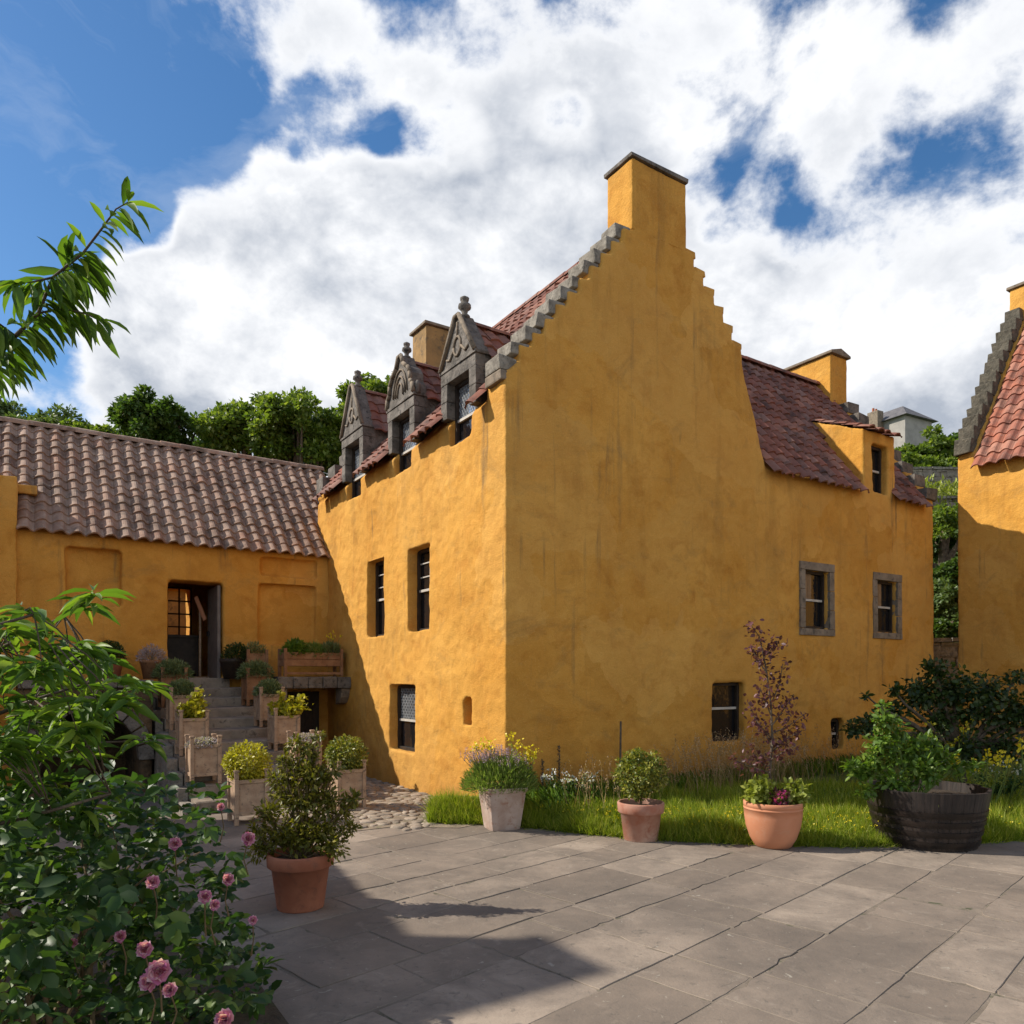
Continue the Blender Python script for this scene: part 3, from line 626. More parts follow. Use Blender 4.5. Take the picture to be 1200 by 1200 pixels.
# dressed stone margins round the two upper windows of the shaded side
for (u0, u1, z0, z1) in GAB[1:3]:
    s = MB(); w = 0.125; d0, d1 = -0.022, 0.10
    s.box((u0-w, d0, z1), (u1+w, d1, z1+w), 0.004); s.box((u0-w, d0-.004, z0-w*.85), (u1+w, d1, z0-.002), 0.004)
    for side in (0, 1):
        a, b = (u0-w, u0) if side == 0 else (u1, u1+w); z = z0
        for k in range(3):
            zz = z0+(z1-z0)*(k+1)/3; s.box((a, d0+.003*k, z+.003), (b, d1, zz-.003), 0.004); z = zz
    s.build('window_surround', M['stone'], house, off=HB, bevel=0.006)

# crow steps: one coping stone per step
for i in range(NST):
    u0 = 1.93*i/NST-0.015; u1 = 1.93*(i+1)/NST+0.045; z0 = 5.14+(7.42-5.14)*i/NST
    MB().box((u0-.06, 0.025+random.uniform(0, .012), z0+.02+random.uniform(0, .02)), (u0+.19, 0.34, z0+0.185+random.uniform(-.02, .02)), 0.016).build('crow_step', M['pale_stone'], house, off=HB, bevel=0.015)
for i in range(RS):
    u0 = 2.89+(4.03-2.89)*i/RS; z = 7.44-(7.44-6.2)*i/RS
    MB().box((u0+.015, 0.012, z-.06), (u0+.215, 0.40, z+.035), 0.008).build('crow_step', M['harl'], house, off=HB, bevel=0.012)
for i in range(9):
    u0 = 2.05*i/9; z0 = 5.1+2.35*i/9
    MB().box((u0-.02, 6.26, z0-.03), (u0+.26, 6.64, z0+.24), 0.012).build('crow_step', M['dark_stone'], house, off=HB, bevel=0.012)
for i in range(8):
    v0 = 0.02+1.75*i/8; z0 = 4.83+2.3*i/8
    MB().box((8.93, v0-.06, z0), (9.30, v0+.24, z0+.21), 0.012).build('crow_step', M['dark_stone'], house, off=HB, bevel=0.012)
MB().box((-0.07, 0.005, 5.04), (0.06, 0.36, 5.15), 0.01).build('skew_putt', M['stone'], house, off=HB, bevel=0.02)

def chimney(parent, off, lo, hi, capmat='dark_stone', cap=0.05, h=0.055, mat='harl', pitched=False, vox=0.03):
    s = MB().box(lo, (hi[0], hi[1], hi[2]-h)); ch = walls('chimney', s, None, parent, off, vox, 0.008, M[mat])
    c = MB()
    if pitched:
        u0, v0 = lo[0]-cap, lo[1]-cap; u1, v1 = hi[0]+cap, hi[1]+cap; um = (u0+u1)/2
        c.prism([(u0, hi[2]-h), (u1, hi[2]-h), (u1, hi[2]-h*.3), (um, hi[2]+.07), (u0, hi[2]-h*.3)], 1, v0, v1)
    else: c.box((lo[0]-cap, lo[1]-cap, hi[2]-h), (hi[0]+cap, hi[1]+cap, hi[2]), 0.006)
    c.build('chimney_cap', M[capmat], ch, off=off, bevel=0.01); return ch
chimney(house, HB, (1.93, 0.0, 7.40), (2.90, 0.50, 8.38), cap=0.03)
chimney(house, HB, (1.97, 6.0, 7.3), (2.95, 6.62, 8.62), cap=0.05, capmat='stone', mat='sooty')
chimney(house, HB, (8.72, 1.72, 6.7), (9.26, 3.0, 8.1), cap=0.05, capmat='stone', h=0.07, pitched=True)

# roofs
SL = 1.155; k_ = math.hypot(1, SL)
def in_dormer(x, s):
    v = .40+x; u = -.16+s/k_
    return u < .42 and any(a-.15 < v < b+.15 for a, b, _, _ in DORM)
pantiles('roof', M['tile_red'], house, HB, (-0.16, 0.40, 4.86), (0, 1, 0), (1, 0, SL), 5.9, 2.44*k_, seed=1, cut=in_dormer)
pantiles('roof', M['tile_red'], house, HB, (4.56+.1, 6.3, 4.90), (0, -1, 0), (-1, 0, SL), 5.9, 2.36*k_, seed=2)
ridge_tiles('ridge', M['tile_red'], house, HB, (2.28, 0.42, 7.69), (2.28, 6.3, 7.69), 0.11)
SW = 1.285; kw = math.hypot(1, SW)
def wcut(x, s):                        # leave out the tiles where the wing's dormer stands
    u = 4.56+x; z = 4.62+s*SW/kw
    return 7.08 < u < 7.94 and z < 5.72
pantiles('roof', M['tile_red'], house, HB, (4.56, -0.12, 4.64), (1, 0, 0), (0, 1, SW), 4.40, 2.20*kw, seed=3, cut=wcut)
pantiles('roof', M['tile_red'], house, HB, (8.96, 4.25, 4.64), (-1, 0, 0), (0, -1, SW), 4.40, 2.16*kw, seed=4)
ridge_tiles('ridge', M['tile_red'], house, HB, (4.5, 2.06, 7.5), (8.95, 2.06, 7.5), 0.11)
pantiles('roof', M['tile_red'], house, HB, (7.03, -0.08, 5.735), (1, 0, 0), (0, 1, 0.40), 0.95, 1.40, seed=5)

# wall-head dormers
def dormer(v0, v1, zt, apex, style, seed):
    w = 0.16; a0, a1 = v0-w, v1+w; vm = (v0+v1)/2; fr = MB()
    zb = 4.98
    for (p, q) in ((a0, v0), (v1, a1)):
        z = zb; hs = [(zt-zb)*.5, (zt-zb)*.5]
        for h in hs: fr.box((-0.03, p, z), (0.20, q, z+h-.004), 0.004); z += h
    fr.box((-0.036, a0, zt), (0.20, a1, zt+0.15), 0.004)
    fr.box((-0.05, a0-.02, zt+0.15), (0.2, a1+.02, zt+0.19), 0.004)
    d = fr.build('dormer', M['dark_stone'], house, off=HB, bevel=0.008)
    ped = MB(); zp = zt+0.19
    if style == 'curved':
        pts = []
        prof = [(a0, 0), (a0+.03, .14), (a0+.10, .20), (a0+.11, .32), (a0+.19, .42), (vm-.12, .52), (vm-.05, .66)]
        pts = [(y, zp+z) for y, z in prof]+[(2*vm-y, zp+z) for y, z in reversed(prof)]
    else:
        hh = apex-zp; pts = [(a0, zp), (vm-.05, zp+hh), (vm+.05, zp+hh), (a1, zp)]
    ped.prism([(y, z) for y, z in pts], 0, -0.03, 0.17)
    p = ped.build('pediment', M['dark_stone'], d, off=HB, bevel=0.008)
    mo = MB()                                      # raised raking moulding
    for (A, B) in zip(pts, pts[1:]):
        mo.tube([(-0.045, A[0], A[1]), (-0.045, B[0], B[1])], 0.032, 6)
    mo.build('moulding', M['stone'], d, off=HB, smooth=True)
    ca = MB()                                      # carved boss and tracery inside the pediment
    zc = zp+(apex-zp)*.34
    if style == 'curved':
        for k in range(3):
            ca.tube([(-0.04, vm+math.cos(t)*(.10+.07*k), zp+.06+math.sin(t)*(.2+.1*k)) for t in np.linspace(0.1, PI-.1, 9)], 0.016, 5)
    else:
        ca.tube([(-0.036, vm+math.cos(t)*.09, zc+math.sin(t)*.12) for t in np.linspace(0, 2*PI, 13)], 0.02, 5)
        ca.tube([(-0.036, vm, zc+.10), (-0.036, vm, zc+.3)], 0.018, 5)
        for s_ in (-1, 1): ca.tube([(-0.036, vm+s_*.09, zc-.02), (-0.036, vm+s_*.2, zc-.12), (-0.036, vm+s_*.28, zc-.09)], 0.017, 5)
    ca.build('carving', M['stone'], d, off=HB, smooth=True)
    fi = MB(); za = pts[len(pts)//2][1]
    prof = [(.0, 0), (.075, .0), (.07, .05), (.035, .08), (.045, .13), (.085, .17), (.08, .22), (.04, .25), (.055, .28), (.06, .32), (0, .36)]
    sc_ = .85 if style == 'curved' else 1.0
    prof = [(r*sc_, z*sc_*.85) for r, z in prof]; n = 10
    vs = [(0.07+r*math.cos(2*PI*k/n), vm+r*math.sin(2*PI*k/n), za-.02+z) for r, z in prof for k in range(n)]
    fi.add(vs, [(i*n+k, i*n+(k+1)%n, (i+1)*n+(k+1)%n, (i+1)*n+k) for i in range(len(prof)-1) for k in range(n)])
    if style == 'curved':
        for s_ in (-1, 1):
            y = vm+s_*((a1-a0)/2+.005)
            MB().tube([(0.02, y, zp-.01), (0.02, y, zp+.06), (0.02, y, zp+.10), (0.02, y, zp+.17)], [0.05, 0.03, 0.05, 0.015], 8).build('side_finial', M['dark_stone'], d, off=HB, smooth=True)
    fi.build('finial', M['dark_stone'], d, off=HB, smooth=True)
    zr = apex-0.10 if style != 'curved' else zp+.56  # little roof behind
    ze = zt+0.10; hw = (a1-a0)/2+.05; run = (zr-4.86)/SL+.12; S = (0, 0, 0)
    sl_len = math.hypot(hw, zr-ze)
    pantiles('dormer_roof', M['tile_red'], d, HB, (0.14, a0-.05, ze), (1, 0, 0), (0, hw, zr-ze), run, sl_len, col=0.2, row=0.23, seed=seed, amp=0.024)
    pantiles('dormer_roof', M['tile_red'], d, HB, (0.14+run, a1+.05, ze), (-1, 0, 0), (0, -hw, zr-ze), run, sl_len, col=0.2, row=0.23, seed=seed+9, amp=0.024)
    ridge_tiles('dormer_ridge', M['tile_red'], d, HB, (0.12, vm, zr+.03), (run+.1, vm, zr+.03), 0.07, 0.3)
    ck = MB()
    for y in (a0+.01, a1-.06): ck.box((0.15, y, 4.8), ((ze-4.86)/SL+.15, y+.05, ze+.06))
    ck.build('cheek', M['dark_stone'], d, off=HB)
    zs = 4.62; g = window(d, HB, 'u', 0, v0, v1, 4.63, zt, 0.14, 'leaded', 0.40, name='window')
    # the lead lattice and bars are sub-sub parts: fold them up one level
    for ch in list(g.children): ch.parent = d
    return d
dormer(0.80, 1.38, 5.43, 6.20, 'pointed', 31)
dormer(2.52, 3.12, 5.46, 6.3, 'curved', 33)
dormer(4.44, 5.08, 5.56, 6.52, 'pointed', 35)

# ------------------------------------------------------------------ LOW TILED RANGE with the doorway
rng_, RB = hthing('low_range', 'low ochre range with long weathered pantile roof and open doorway above the steps', 'house', (-2.5, 8.1, 0))
sol = MB(); V0 = 6.05
sol.prism([(V0, -.3), (V0, 3.80), (8.16, 5.82), (10.3, 3.80), (10.3, -.3)], 0, -7.0, 0.6)
cut = MB()
cut.box((-2.68, 5.9, 1.6), (-1.82, 6.6, 3.22)); cut.box((-3.4, 6.45, 1.6), (-1.0, 9.75, 3.62)); cut.box((-2.16, 9.6, 2.41), (-1.70, 10.5, 3.49))
cut.box((-4.12, 5.9, 2.72), (-3.36, 6.20, 3.62)); cut.box((-1.20, 5.9, 3.40), (-0.20, 6.16, 3.72)); cut.box((-1.24, 5.9, 2.2), (-0.22, 6.17, 3.26))
walls('wall', sol, cut, rng_, RB, 0.032, 0.014)
SR = 0.975; kr = math.hypot(1, SR)
pantiles('roof', M['tile_grey'], rng_, RB, (-7.0, 5.92, 3.78), (1, 0, 0), (0, 1, SR), 7.0, 2.26*kr, col=0.225, row=0.235, seed=6, amp=0.056, prof=PR2, cut=lambda x, s: x < 2.24 and s < 0.78*kr)
pantiles('roof', M['tile_grey'], rng_, RB, (0.0, 5.92+0.62, 3.78+0.62*SR), (1, 0, 0), (0, 1, SR), 0.62, 1.64*kr, col=0.22, row=0.235, seed=8, amp=0.056, prof=PR2, cut=lambda x, s: s < 0.2)
pantiles('roof', M['tile_grey'], rng_, RB, (0.6, 10.4, 3.78), (-1, 0, 0), (0, -1, SR), 7.6, 2.22*kr, seed=7)
ridge_tiles('ridge', M['tile_grey'], rng_, RB, (-7, 8.16, 5.97), (0.6, 8.16, 5.97), 0.12)
dr = MB().box((-1.90, 6.12, 1.61), (-1.85, 6.95, 3.18), 0.0)
d = dr.build('door', M['door_grey'], rng_, off=RB, bevel=0.005)
MB().box((-1.935, 6.75, 2.35), (-1.90, 6.85, 2.43)).build('handle', M['iron'], d, off=RB)
wf = MB()
for i in range(3): x = -2.16+.46*i/2; wf.box((x-.014, 9.70, 2.40), (x+.014, 9.74, 3.5))
for i in range(5): z = 2.41+1.08*i/4; wf.box((-2.16, 9.695, z-.014), (-1.70, 9.745, z+.014))
wf.build('window_grille', M['frame_dark'], rng_, off=RB)
# the yellow house beyond the range, seen only through its back window
bh, BB = hthing('rear_house', 'ochre wall seen through the panes behind the open doorway', 'house', (-1.8, 12.9, 0))
walls('wall', MB().prism([(11.5, -.3), (11.5, 3.7), (12.9, 4.9), (14.3, 3.7), (14.3, -.3)], 0, -4.2, 0.4), None, bh, BB, 0.07, 0.012, M['sooty'])
pantiles('roof', M['tile_grey'], bh, BB, (-4.3, 11.35, 3.66), (1, 0, 0), (0, 1, .86), 4.8, 1.55*1.32, seed=61)
pantiles('roof', M['tile_grey'], bh, BB, (0.5, 14.45, 3.66), (-1, 0, 0), (0, -1, .86), 4.8, 1.55*1.32, seed=62)

desk, DB = hthing('reception_desk', 'low black desk standing just inside the open doorway', 'desk', (-2.3, 7.4, 1.6))
MB().box((-2.62, 7.2, 2.33), (-1.98, 7.65, 2.38)).build('top', M['frame_dark'], desk, off=DB, bevel=0.006)
for a in ((-2.6, -2.56), (-2.04, -2.0)): MB().box((a[0], 7.22, 1.6), (a[1], 7.63, 2.33)).build('side_panel', M['frame_dark'], desk, off=DB, bevel=0.004)
MB().box((-2.56, 7.24, 1.7), (-2.04, 7.27, 2.33)).build('front_panel', M['frame_dark'], desk, off=DB)
ls, LB = hthing('leaflet_stand', 'tilted orange brown board on a thin post inside the doorway', 'stand', (-2.0, 6.95, 1.6))
MB().add([(-2.14, 6.86, 3.02), (-2.09, 6.84, 3.06), (-1.93, 6.86, 2.66), (-1.98, 6.88, 2.62), (-2.14, 6.90, 3.02), (-2.09, 6.88, 3.06), (-1.93, 6.90, 2.66), (-1.98, 6.92, 2.62)],
         [(0,1,2,3), (7,6,5,4), (0,4,5,1), (1,5,6,2), (2,6,7,3), (3,7,4,0)]).build('board', M['terracotta_orange'], ls, off=LB)
MB().tube([(-2.03, 6.92, 1.64), (-2.03, 6.92, 2.80)], 0.02, 8).build('post', M['wood_grey'], ls, off=LB)
MB().box((-2.16, 6.82, 1.6), (-1.90, 7.02, 1.63)).build('foot', M['wood_grey'], ls, off=LB)

# corner house at the far left: only its end wall and eaves reach the picture
ch_, CB = hthing('corner_house', 'ochre house end cut off by the left edge beside the low tiled range', 'house', (-6.3, 6.1, 0))
walls('wall', MB().box((-8.0, 5.93, -.3), (-4.74, 6.72, 4.56)), None, ch_, CB, 0.04, 0.014)
MB().box((-4.76, 6.42, 4.44), (-4.48, 6.80, 4.57), 0.012).build('corbel', M['harl'], ch_, off=CB, bevel=0.02)

# ------------------------------------------------------------------ west house off to the left: it throws the shadow across the paving
wh, WB = hthing('west_house', 'ochre gabled house with a broad chimney left of the courtyard', 'house', (-10, 5, 0))
walls('wall', MB().prism([(-13.2, -.3), (-13.2, 4.3), (-10, 7.2), (-6.9, 4.35), (-6.9, -.3)], 1, 2.07, 4.9), None, wh, WB, 0.08, 0.012)
pantiles('roof', M['tile_grey'], wh, WB, (-6.75, 4.9, 4.25), (0, -1, 0), (-1, 0, .92), 2.8, 3.3*1.36, seed=64)
pantiles('roof', M['tile_grey'], wh, WB, (-13.3, 2.1, 4.25), (0, 1, 0), (1, 0, .92), 2.8, 3.3*1.36, seed=65)
chimney(wh, WB, (-11.6, 2.07, 6.0), (-9.97, 2.66, 8.0))

# ------------------------------------------------------------------ RIGHT HOUSE
rh, QB = hthing('gable_house', 'ochre house at the right edge with steep orange pantile roof and crow-stepped gable', 'house', (12.5, -2.6, 0))
UR = 9.7; VG = -0.19; SLR = 1.5; UC = UR+2.67; UE = UR+5.34
sol = MB()
sol.prism([(UR, -.3), (UR, 5.40), (UC, 9.40), (UE, 5.40), (UE, -.3)], 1, -6.0, VG-.05)
sol.prism([(UR, -.3), (UR, 5.66), (UC-.05, 9.58), (UC+.05, 9.58), (UE, 5.66), (UE, -.3)], 1, VG-.32, VG)
walls('wall', sol, None, rh, QB, 0.045, 0.016)
for i in range(13):
    u0 = UR-.07+2.06*i/13; z0 = 5.70+3.1*i/13
    MB().box((u0-.03, VG-.27, z0-.02), (u0+.20, VG+.02, z0+.23+random.uniform(-.02, .02)), 0.022).build('crow_step', M['mossy_stone'], rh, off=QB, bevel=0.015)
pantiles('roof', M['tile_orange'], rh, QB, (UR-.13, VG-.30, 5.36), (0, -1, 0), (1, 0, SLR), 5.6, 2.75*math.hypot(1, SLR), col=0.215, row=0.235, seed=10, amp=0.05)
pantiles('roof', M['tile_orange'], rh, QB, (UE+.13, -6.0, 5.36), (0, 1, 0), (-1, 0, SLR), 5.6, 2.75*math.hypot(1, SLR), col=0.215, row=0.235, seed=12)
chimney(rh, QB, (11.64, VG-.54, 8.4), (12.98, VG-.02, 9.31), cap=0.035, capmat='stone')

# ------------------------------------------------------------------ STAIR, TERRACES
st, SB = hthing('stone_stair', 'worn flight of stone steps climbing to the open doorway', 'stair', (-2.1, 3.9, 0))
NS = 11; HS = 1.6/NS; GO = 0.39; US0, US1 = -2.95, -1.35
def step_z(k): return 1.6-HS*k
for k in range(1, NS):
    v1 = 6.05-GO*(k-1); v0 = 6.05-GO*k; z = step_z(k)
    mb = MB(); n = 8
    for j in range(n+1):
        x = US0+(US1-US0)*j/n; dip = -0.018*math.exp(-((j/n-.5)/.25)**2); jz = random.uniform(-.006, .006); jv = random.uniform(-.012, .012)
        mb.v += [(x, v0+jv, -0.1 if k > 6 else z-.5), (x, v0+jv, z+dip+jz-.015), (x, v0+jv+.018, z+dip+jz), (x, v1+.03, z+dip*.5), (x, v1+.03, -0.1 if k > 6 else z-.5)]
    for j in range(n):
        for q in range(4): mb.f.append((j*5+q, (j+1)*5+q, (j+1)*5+q+1, j*5+q+1)); mb.t.append(0)
    mb.f += [tuple(range(5)), tuple(range(n*5+4, n*5-1, -1))]; mb.t += [0, 0]
    mb.build('step', M['step_stone'], st, off=SB)
fl = None                                             # rubble flank stones, stepping down outside the treads
for k in range(1, NS):
    v1 = 6.05-GO*(k-1); v0 = 6.05-GO*k; z = step_z(k)
    MB().box((US0-.14, v0+.01, -.1), (US0-.005, v1-.01, z-.03), 0.015).build('flank_stone', M['pale_stone'], st, off=SB, bevel=0.015); MB().box((US1+.005, v0+.01, -.1), (US1+.10, v1-.01, z-.05), 0.015).build('flank_stone', M['step_stone'], st, off=SB, bevel=0.015)
MB().box((-2.74, 5.95, 1.3), (-1.74, 6.5, 1.612), 0.004).build('threshold', M['step_stone'], st, off=SB, bevel=0.01)

def arch_block(name, label, u0, u1, v0, v1, ztop, arch, vox=0.05):
    t, B = hthing(name, label, 'terrace', ((u0+u1)/2, (v0+v1)/2, 0))
    s = MB().box((u0, v0, -.3), (u1, v1, ztop-.10)); c = MB(); a0, a1, zs, zr = arch
    pts = [(a0, -.5)]+[((a0+a1)/2-(a1-a0)/2*math.cos(t_), zs+(zr-zs)*math.sin(t_)) for t_ in np.linspace(0, PI, 13)]+[(a1, -.5)]
    c.prism(pts, 1, v0-.3, v1-.06)
    walls('wall', s, c, t, B, vox, 0.016, M['rubble_shade'])
    vs_ = MB()                                          # voussoirs round the opening
    m = 11; am = (a0+a1)/2; ah = (a1-a0)/2
    for i in range(m):
        t0, t1 = PI*i/m+.015, PI*(i+1)/m-.015
        q = lambda tt, e: (am-(ah+e)*math.cos(tt), zs+(zr-zs+e)*math.sin(tt))
        vs_.prism([q(t0, 0), q(t1, 0), q(t1, .2), q(t0, .2)], 1, v0-.03, v0+.2)
    vs_.build('arch_stones', M['dark_stone'], t, off=B, bevel=0.012)
    dk = MB(); n = 7
    for i in range(n):
        a = u0+(u1-u0)*i/n; b = u0+(u1-u0)*(i+1)/n
        dk.box((a+.004, v0-.06, ztop-.11), (b-.004, v1-.004, ztop+random.uniform(-.008, .004)), 0.003)
    dk.build('paving_slabs', M['dark_stone'], t, off=B, bevel=0.012); return t
arch_block('arched_terrace', 'raised stone terrace over a dark arch, left of the steps', -4.72, -3.12, 4.35, 6.03, 1.58, (-4.5, -3.3, 0.45, 1.18))
rt, TB = hthing('door_terrace', 'stone landing on a corbel over a dark cellar door, right of the steps', 'terrace', (-0.6, 5.5, 0))
sl_ = MB()
for i in range(5):
    a = -1.24+1.24*i/5; sl_.box((a+.004, 4.86, 1.44), (a+.244, 6.03, 1.63+random.uniform(-.008, .004)), 0.006)
sl_.build('slab', M['dark_stone'], rt, off=TB, bevel=0.015)
MB().prism([(4.9, 1.43), (5.2, 1.43), (5.2, 1.15), (5.05, 1.18), (4.95, 1.28)], 0, -.16, -.005).build('corbel', M['stone'], rt, off=TB, bevel=0.012)
MB().box((-1.24, 4.95, -.1), (-1.06, 6.03, 1.43), 0.006).build('side_wall', M['rubble'], rt, off=TB, bevel=0.012)
cd = MB()
for i in range(5): cd.box((-0.84+.13*i, 5.95, 0.05), (-0.716+.13*i, 5.99, 1.36))
cd.build('cellar_door', M['frame_dark'], rt, off=TB)

# cobbles along the sunlit wall
def cobbles():
    mb = MB(); rg = random.Random(5); pts = []
    def inside(x, y):
        p = Vector((x, y, 0))-P0; u, v = p.dot(AX), p.dot(BX)
        if not (-1.30 < u < -0.02 and -0.25 < v < 4.8): return -2.0 < u < -1.2 and .3 < v < 1.9
        if u > -.55 and v < .25: return False
        return y > 7.5+(x+1.6)*1.0-.1
    tries = 0
    while tries < 9000 and len(pts) < 900:
        tries += 1; x, y = rg.uniform(-4.5, 0), rg.uniform(7.0, 13); r = rg.uniform(.05, .1)
        if inside(x, y) and all((x-a)**2+(y-b)**2 > (r+c)**2*.66 for a, b, c in pts): pts.append((x, y, r))
    for x, y, r in pts:
        h = rg.uniform(.014, .028); n = 9; ra = rg.uniform(0, 6); ec = rg.uniform(.75, 1.25); vs = []
        for (q, z) in ((1.0, -.01), (.96, h*.55), (.7, h*.95), (.3, h*1.08)):
            for k in range(n):
                t = 2*PI*k/n; j = 1+.12*math.sin(3*t+ra)
                vs.append((x+r*q*j*math.cos(t)*ec, y+r*q*j*math.sin(t)/ec, z))
        fs = [(i*n+k, i*n+(k+1)%n, (i+1)*n+(k+1)%n, (i+1)*n+k) for i in range(3) for k in range(n)]+[tuple(range(3*n, 4*n))]
        mb.add(vs, fs)
    return mb.build('cobbles', rough_mat('cobble_stone', (0.20, 0.16, 0.12), (0.36, 0.29, 0.22), 5, 0.85, 0.5, 30, 0.012, (0.14, 0.115, 0.09)), smooth=True)
tag(cobbles(), kind='structure')
mb = MB(); c_ = [W(-1.32, 5.9), W(0.02, 5.9), W(0.02, -.05), W(-.75, -.25), W(-1.32, 0.2), W(-2.1, .2), W(-2.1, 1.9), W(-1.32, 1.9)]
mb.add([(p.x, p.y, 0.006) for p in c_], [tuple(range(len(c_)))])
tag(mb.build('cobble_bed', rough_mat('gritty_sand', (0.17, 0.135, 0.10), (0.28, 0.22, 0.16), 6, 0.95, 0.6, 50, 0.012, (0.10, 0.11, 0.04))), kind='structure')

# ------------------------------------------------------------------ POTS
def pot_thing(name, label, loc, prof, mat, soil_r, soil_z, group=None, n=48):
    t = thing(name, label, 'plant pot', loc, 0, group); MB().lathe(prof, n).build('pot_body', mat, t, smooth=True)
    s = MB(); s.lathe([(0.001, soil_z+.015), (soil_r*.6, soil_z+.012), (soil_r, soil_z)], 24); s.build('soil', M['soil'], t); return t
pot_thing('terracotta_pot', 'brown terracotta pot with a plain collar holding a bronze bushy shrub', (-1.48, 5.24, 0),
          [(0, 0), (.155, 0), (.16, .01), (.197, .285), (.215, .29), (.226, .30), (.230, .375), (.224, .385), (.205, .385), (.2, .35), (.195, .33)], M['terracotta'], .197, .335)
pot_thing('terracotta_pot', 'small terracotta pot with lime bloom holding a variegated ball bush', (1.28, 7.44, 0),
          [(0, 0), (.16, 0), (.168, .008), (.2, .265), (.216, .27), (.227, .28), (.232, .365), (.226, .375), (.208, .375), (.2, .35), (.195, .30)], M['terracotta_limed'], .2, .32)
pot_thing('terracotta_pot', 'smooth rounded orange pot holding a purple leaved sapling', (2.49, 7.14, 0),
          [(0, 0), (.15, 0), (.17, .012), (.215, .09), (.25, .2), (.265, .3), (.268, .36), (.272, .362), (.272, .372), (.268, .375), (.268, .385), (.272, .388), (.272, .425), (.265, .432), (.245, .43), (.24, .40)], M['terracotta_orange'], .243, .40)
def square_pot():
    t = thing('stone_planter', 'square tapered pale limed planter holding lavender', 'plant pot', (-0.11, 8.02, 0), 0.35)
    rings = [(.165, 0), (.17, .02), (.222, .40), (.236, .405), (.24, .445), (.228, .45), (.205, .448), (.2, .40)]
    mb = MB(); vs = []; n = 24
    for r, z in rings:
        for k in range(n):
            a = 2*PI*k/n; c, s = math.cos(a), math.sin(a); q = (abs(c)**7+abs(s)**7)**(-1/7)
            vs.append((r*q*c, r*q*s, z))
    mb.add(vs, [(i*n+k, i*n+(k+1)%n, (i+1)*n+(k+1)%n, (i+1)*n+k) for i in range(len(rings)-1) for k in range(n)]+[tuple(range(n-1, -1, -1))])
    mb.build('pot_body', M['terracotta_pale'], t, bevel=0.0)
    mb = MB(); mb.box((-.2, -.2, .37), (.2, .2, .41)).build('soil', M['soil'], t)
square_pot()
def half_barrel():
    t = thing('half_barrel', 'black half barrel tub with iron hoops holding a leafy green shrub', 'barrel planter', (4.04, 7.30, 0)); t.scale = (.95, .95, 1.0)
    R = [(.455, 0), (.468, .05), (.495, .16), (.522, .28), (.548, .40), (.572, .545), (.572, .55), (.54, .55), (.53, .45)]
    ns = 30; mb = MB()
    for k in range(ns):
        a0 = 2*PI*k/ns+.002; a1 = 2*PI*(k+1)/ns-.002; jr = random.uniform(-.0015, .002); jz = random.uniform(-.006, .006); vs = []
        for r, z in R:
            for q in range(4):
                a = a0+(a1-a0)*q/3; rr = r+jr-(.002 if q in (0, 3) else 0); vs.append((rr*math.cos(a), rr*math.sin(a), z+(jz if z > .5 else 0)))
        mb.add(vs, [(i*4+q, i*4+q+1, (i+1)*4+q+1, (i+1)*4+q) for i in range(len(R)-1) for q in range(3)])
    mb.build('staves', M['barrel'], t, smooth=False)
    for z, h in ((.03, .06), (.13, .055), (.225, .055), (.31, .06)):
        def rad(zz):
            for (r0, z0), (r1, z1) in zip(R, R[1:]):
                if z0 <= zz <= z1: return r0+(r1-r0)*(zz-z0)/(z1-z0)
        MB().lathe([(rad(z)+.001, z), (rad(z)+.009, z+.002), (rad(z+h*.5)+.011, z+h*.5), (rad(z+h)+.009, z+h-.002), (rad(z+h)+.001, z+h)], 60).build('hoop', M['iron'], t, smooth=False)
    MB().lathe([(.001, .475), (.3, .47), (.53, .46)], 30).build('soil', M['soil'], t)
half_barrel()

# versailles planters on the stair
def make_planter(mat, label, w=.365, h=.50):
    t = thing('wooden_planter', label, 'planter', (0, 0, 0), HROT, 'slatted wooden planters on the stone steps')
    hw = w/2; p = .045
    for sx in (-1, 1):
        for sy in (-1, 1):
            x, y = sx*(hw-p/2), sy*(hw-p/2); mb = MB().box((x-p/2, y-p/2, 0), (x+p/2, y+p/2, h))
            for e in (-1, 1): mb.box((x-p/2, y+e*p*.33-p*.15, h+.001), (x+p/2, y+e*p*.33+p*.15, h+.075))
            mb.box((x-p/2-.006, y-p/2-.006, h+.076), (x+p/2+.006, y+p/2+.006, h+.10)); mb.build('post', mat, t, bevel=0.004)
    pn = MB()
    for s in (-1, 1):
        y = s*(hw-.022); pn.box((-hw+p, min(y, y-.012*s), .13), (hw-p, max(y, y-.012*s), h-.03)); pn.box((min(y, y-.012*s), -hw+p, .13), (max(y, y-.012*s), hw-p, h-.03))
    pn.build('panel', mat, t)
    for s in (-1, 1):
        for z in (.10, h-.05):
            y = s*(hw-.018); MB().box((-hw+p, y-.014, z), (hw-p, y+.014, z+.04)).build('rail', mat, t, bevel=0.003); MB().box((y-.014, -hw+p, z), (y+.014, hw-p, z+.04)).build('rail', mat, t, bevel=0.003)
    MB().box((-hw+.035, -hw+.035, h-.09), (hw-.035, hw-.035, h-.05)).build('soil', M['soil'], t)
    return t
ROWS = {'left': -2.76, 'right': -1.53}
pl_grey = make_planter(M['wood_grey'], '')
pl_brown = make_planter(M['wood_brown'], '')
used = set(); PSPOT = []
PSTEP = [3, 5, 7, 9, None]
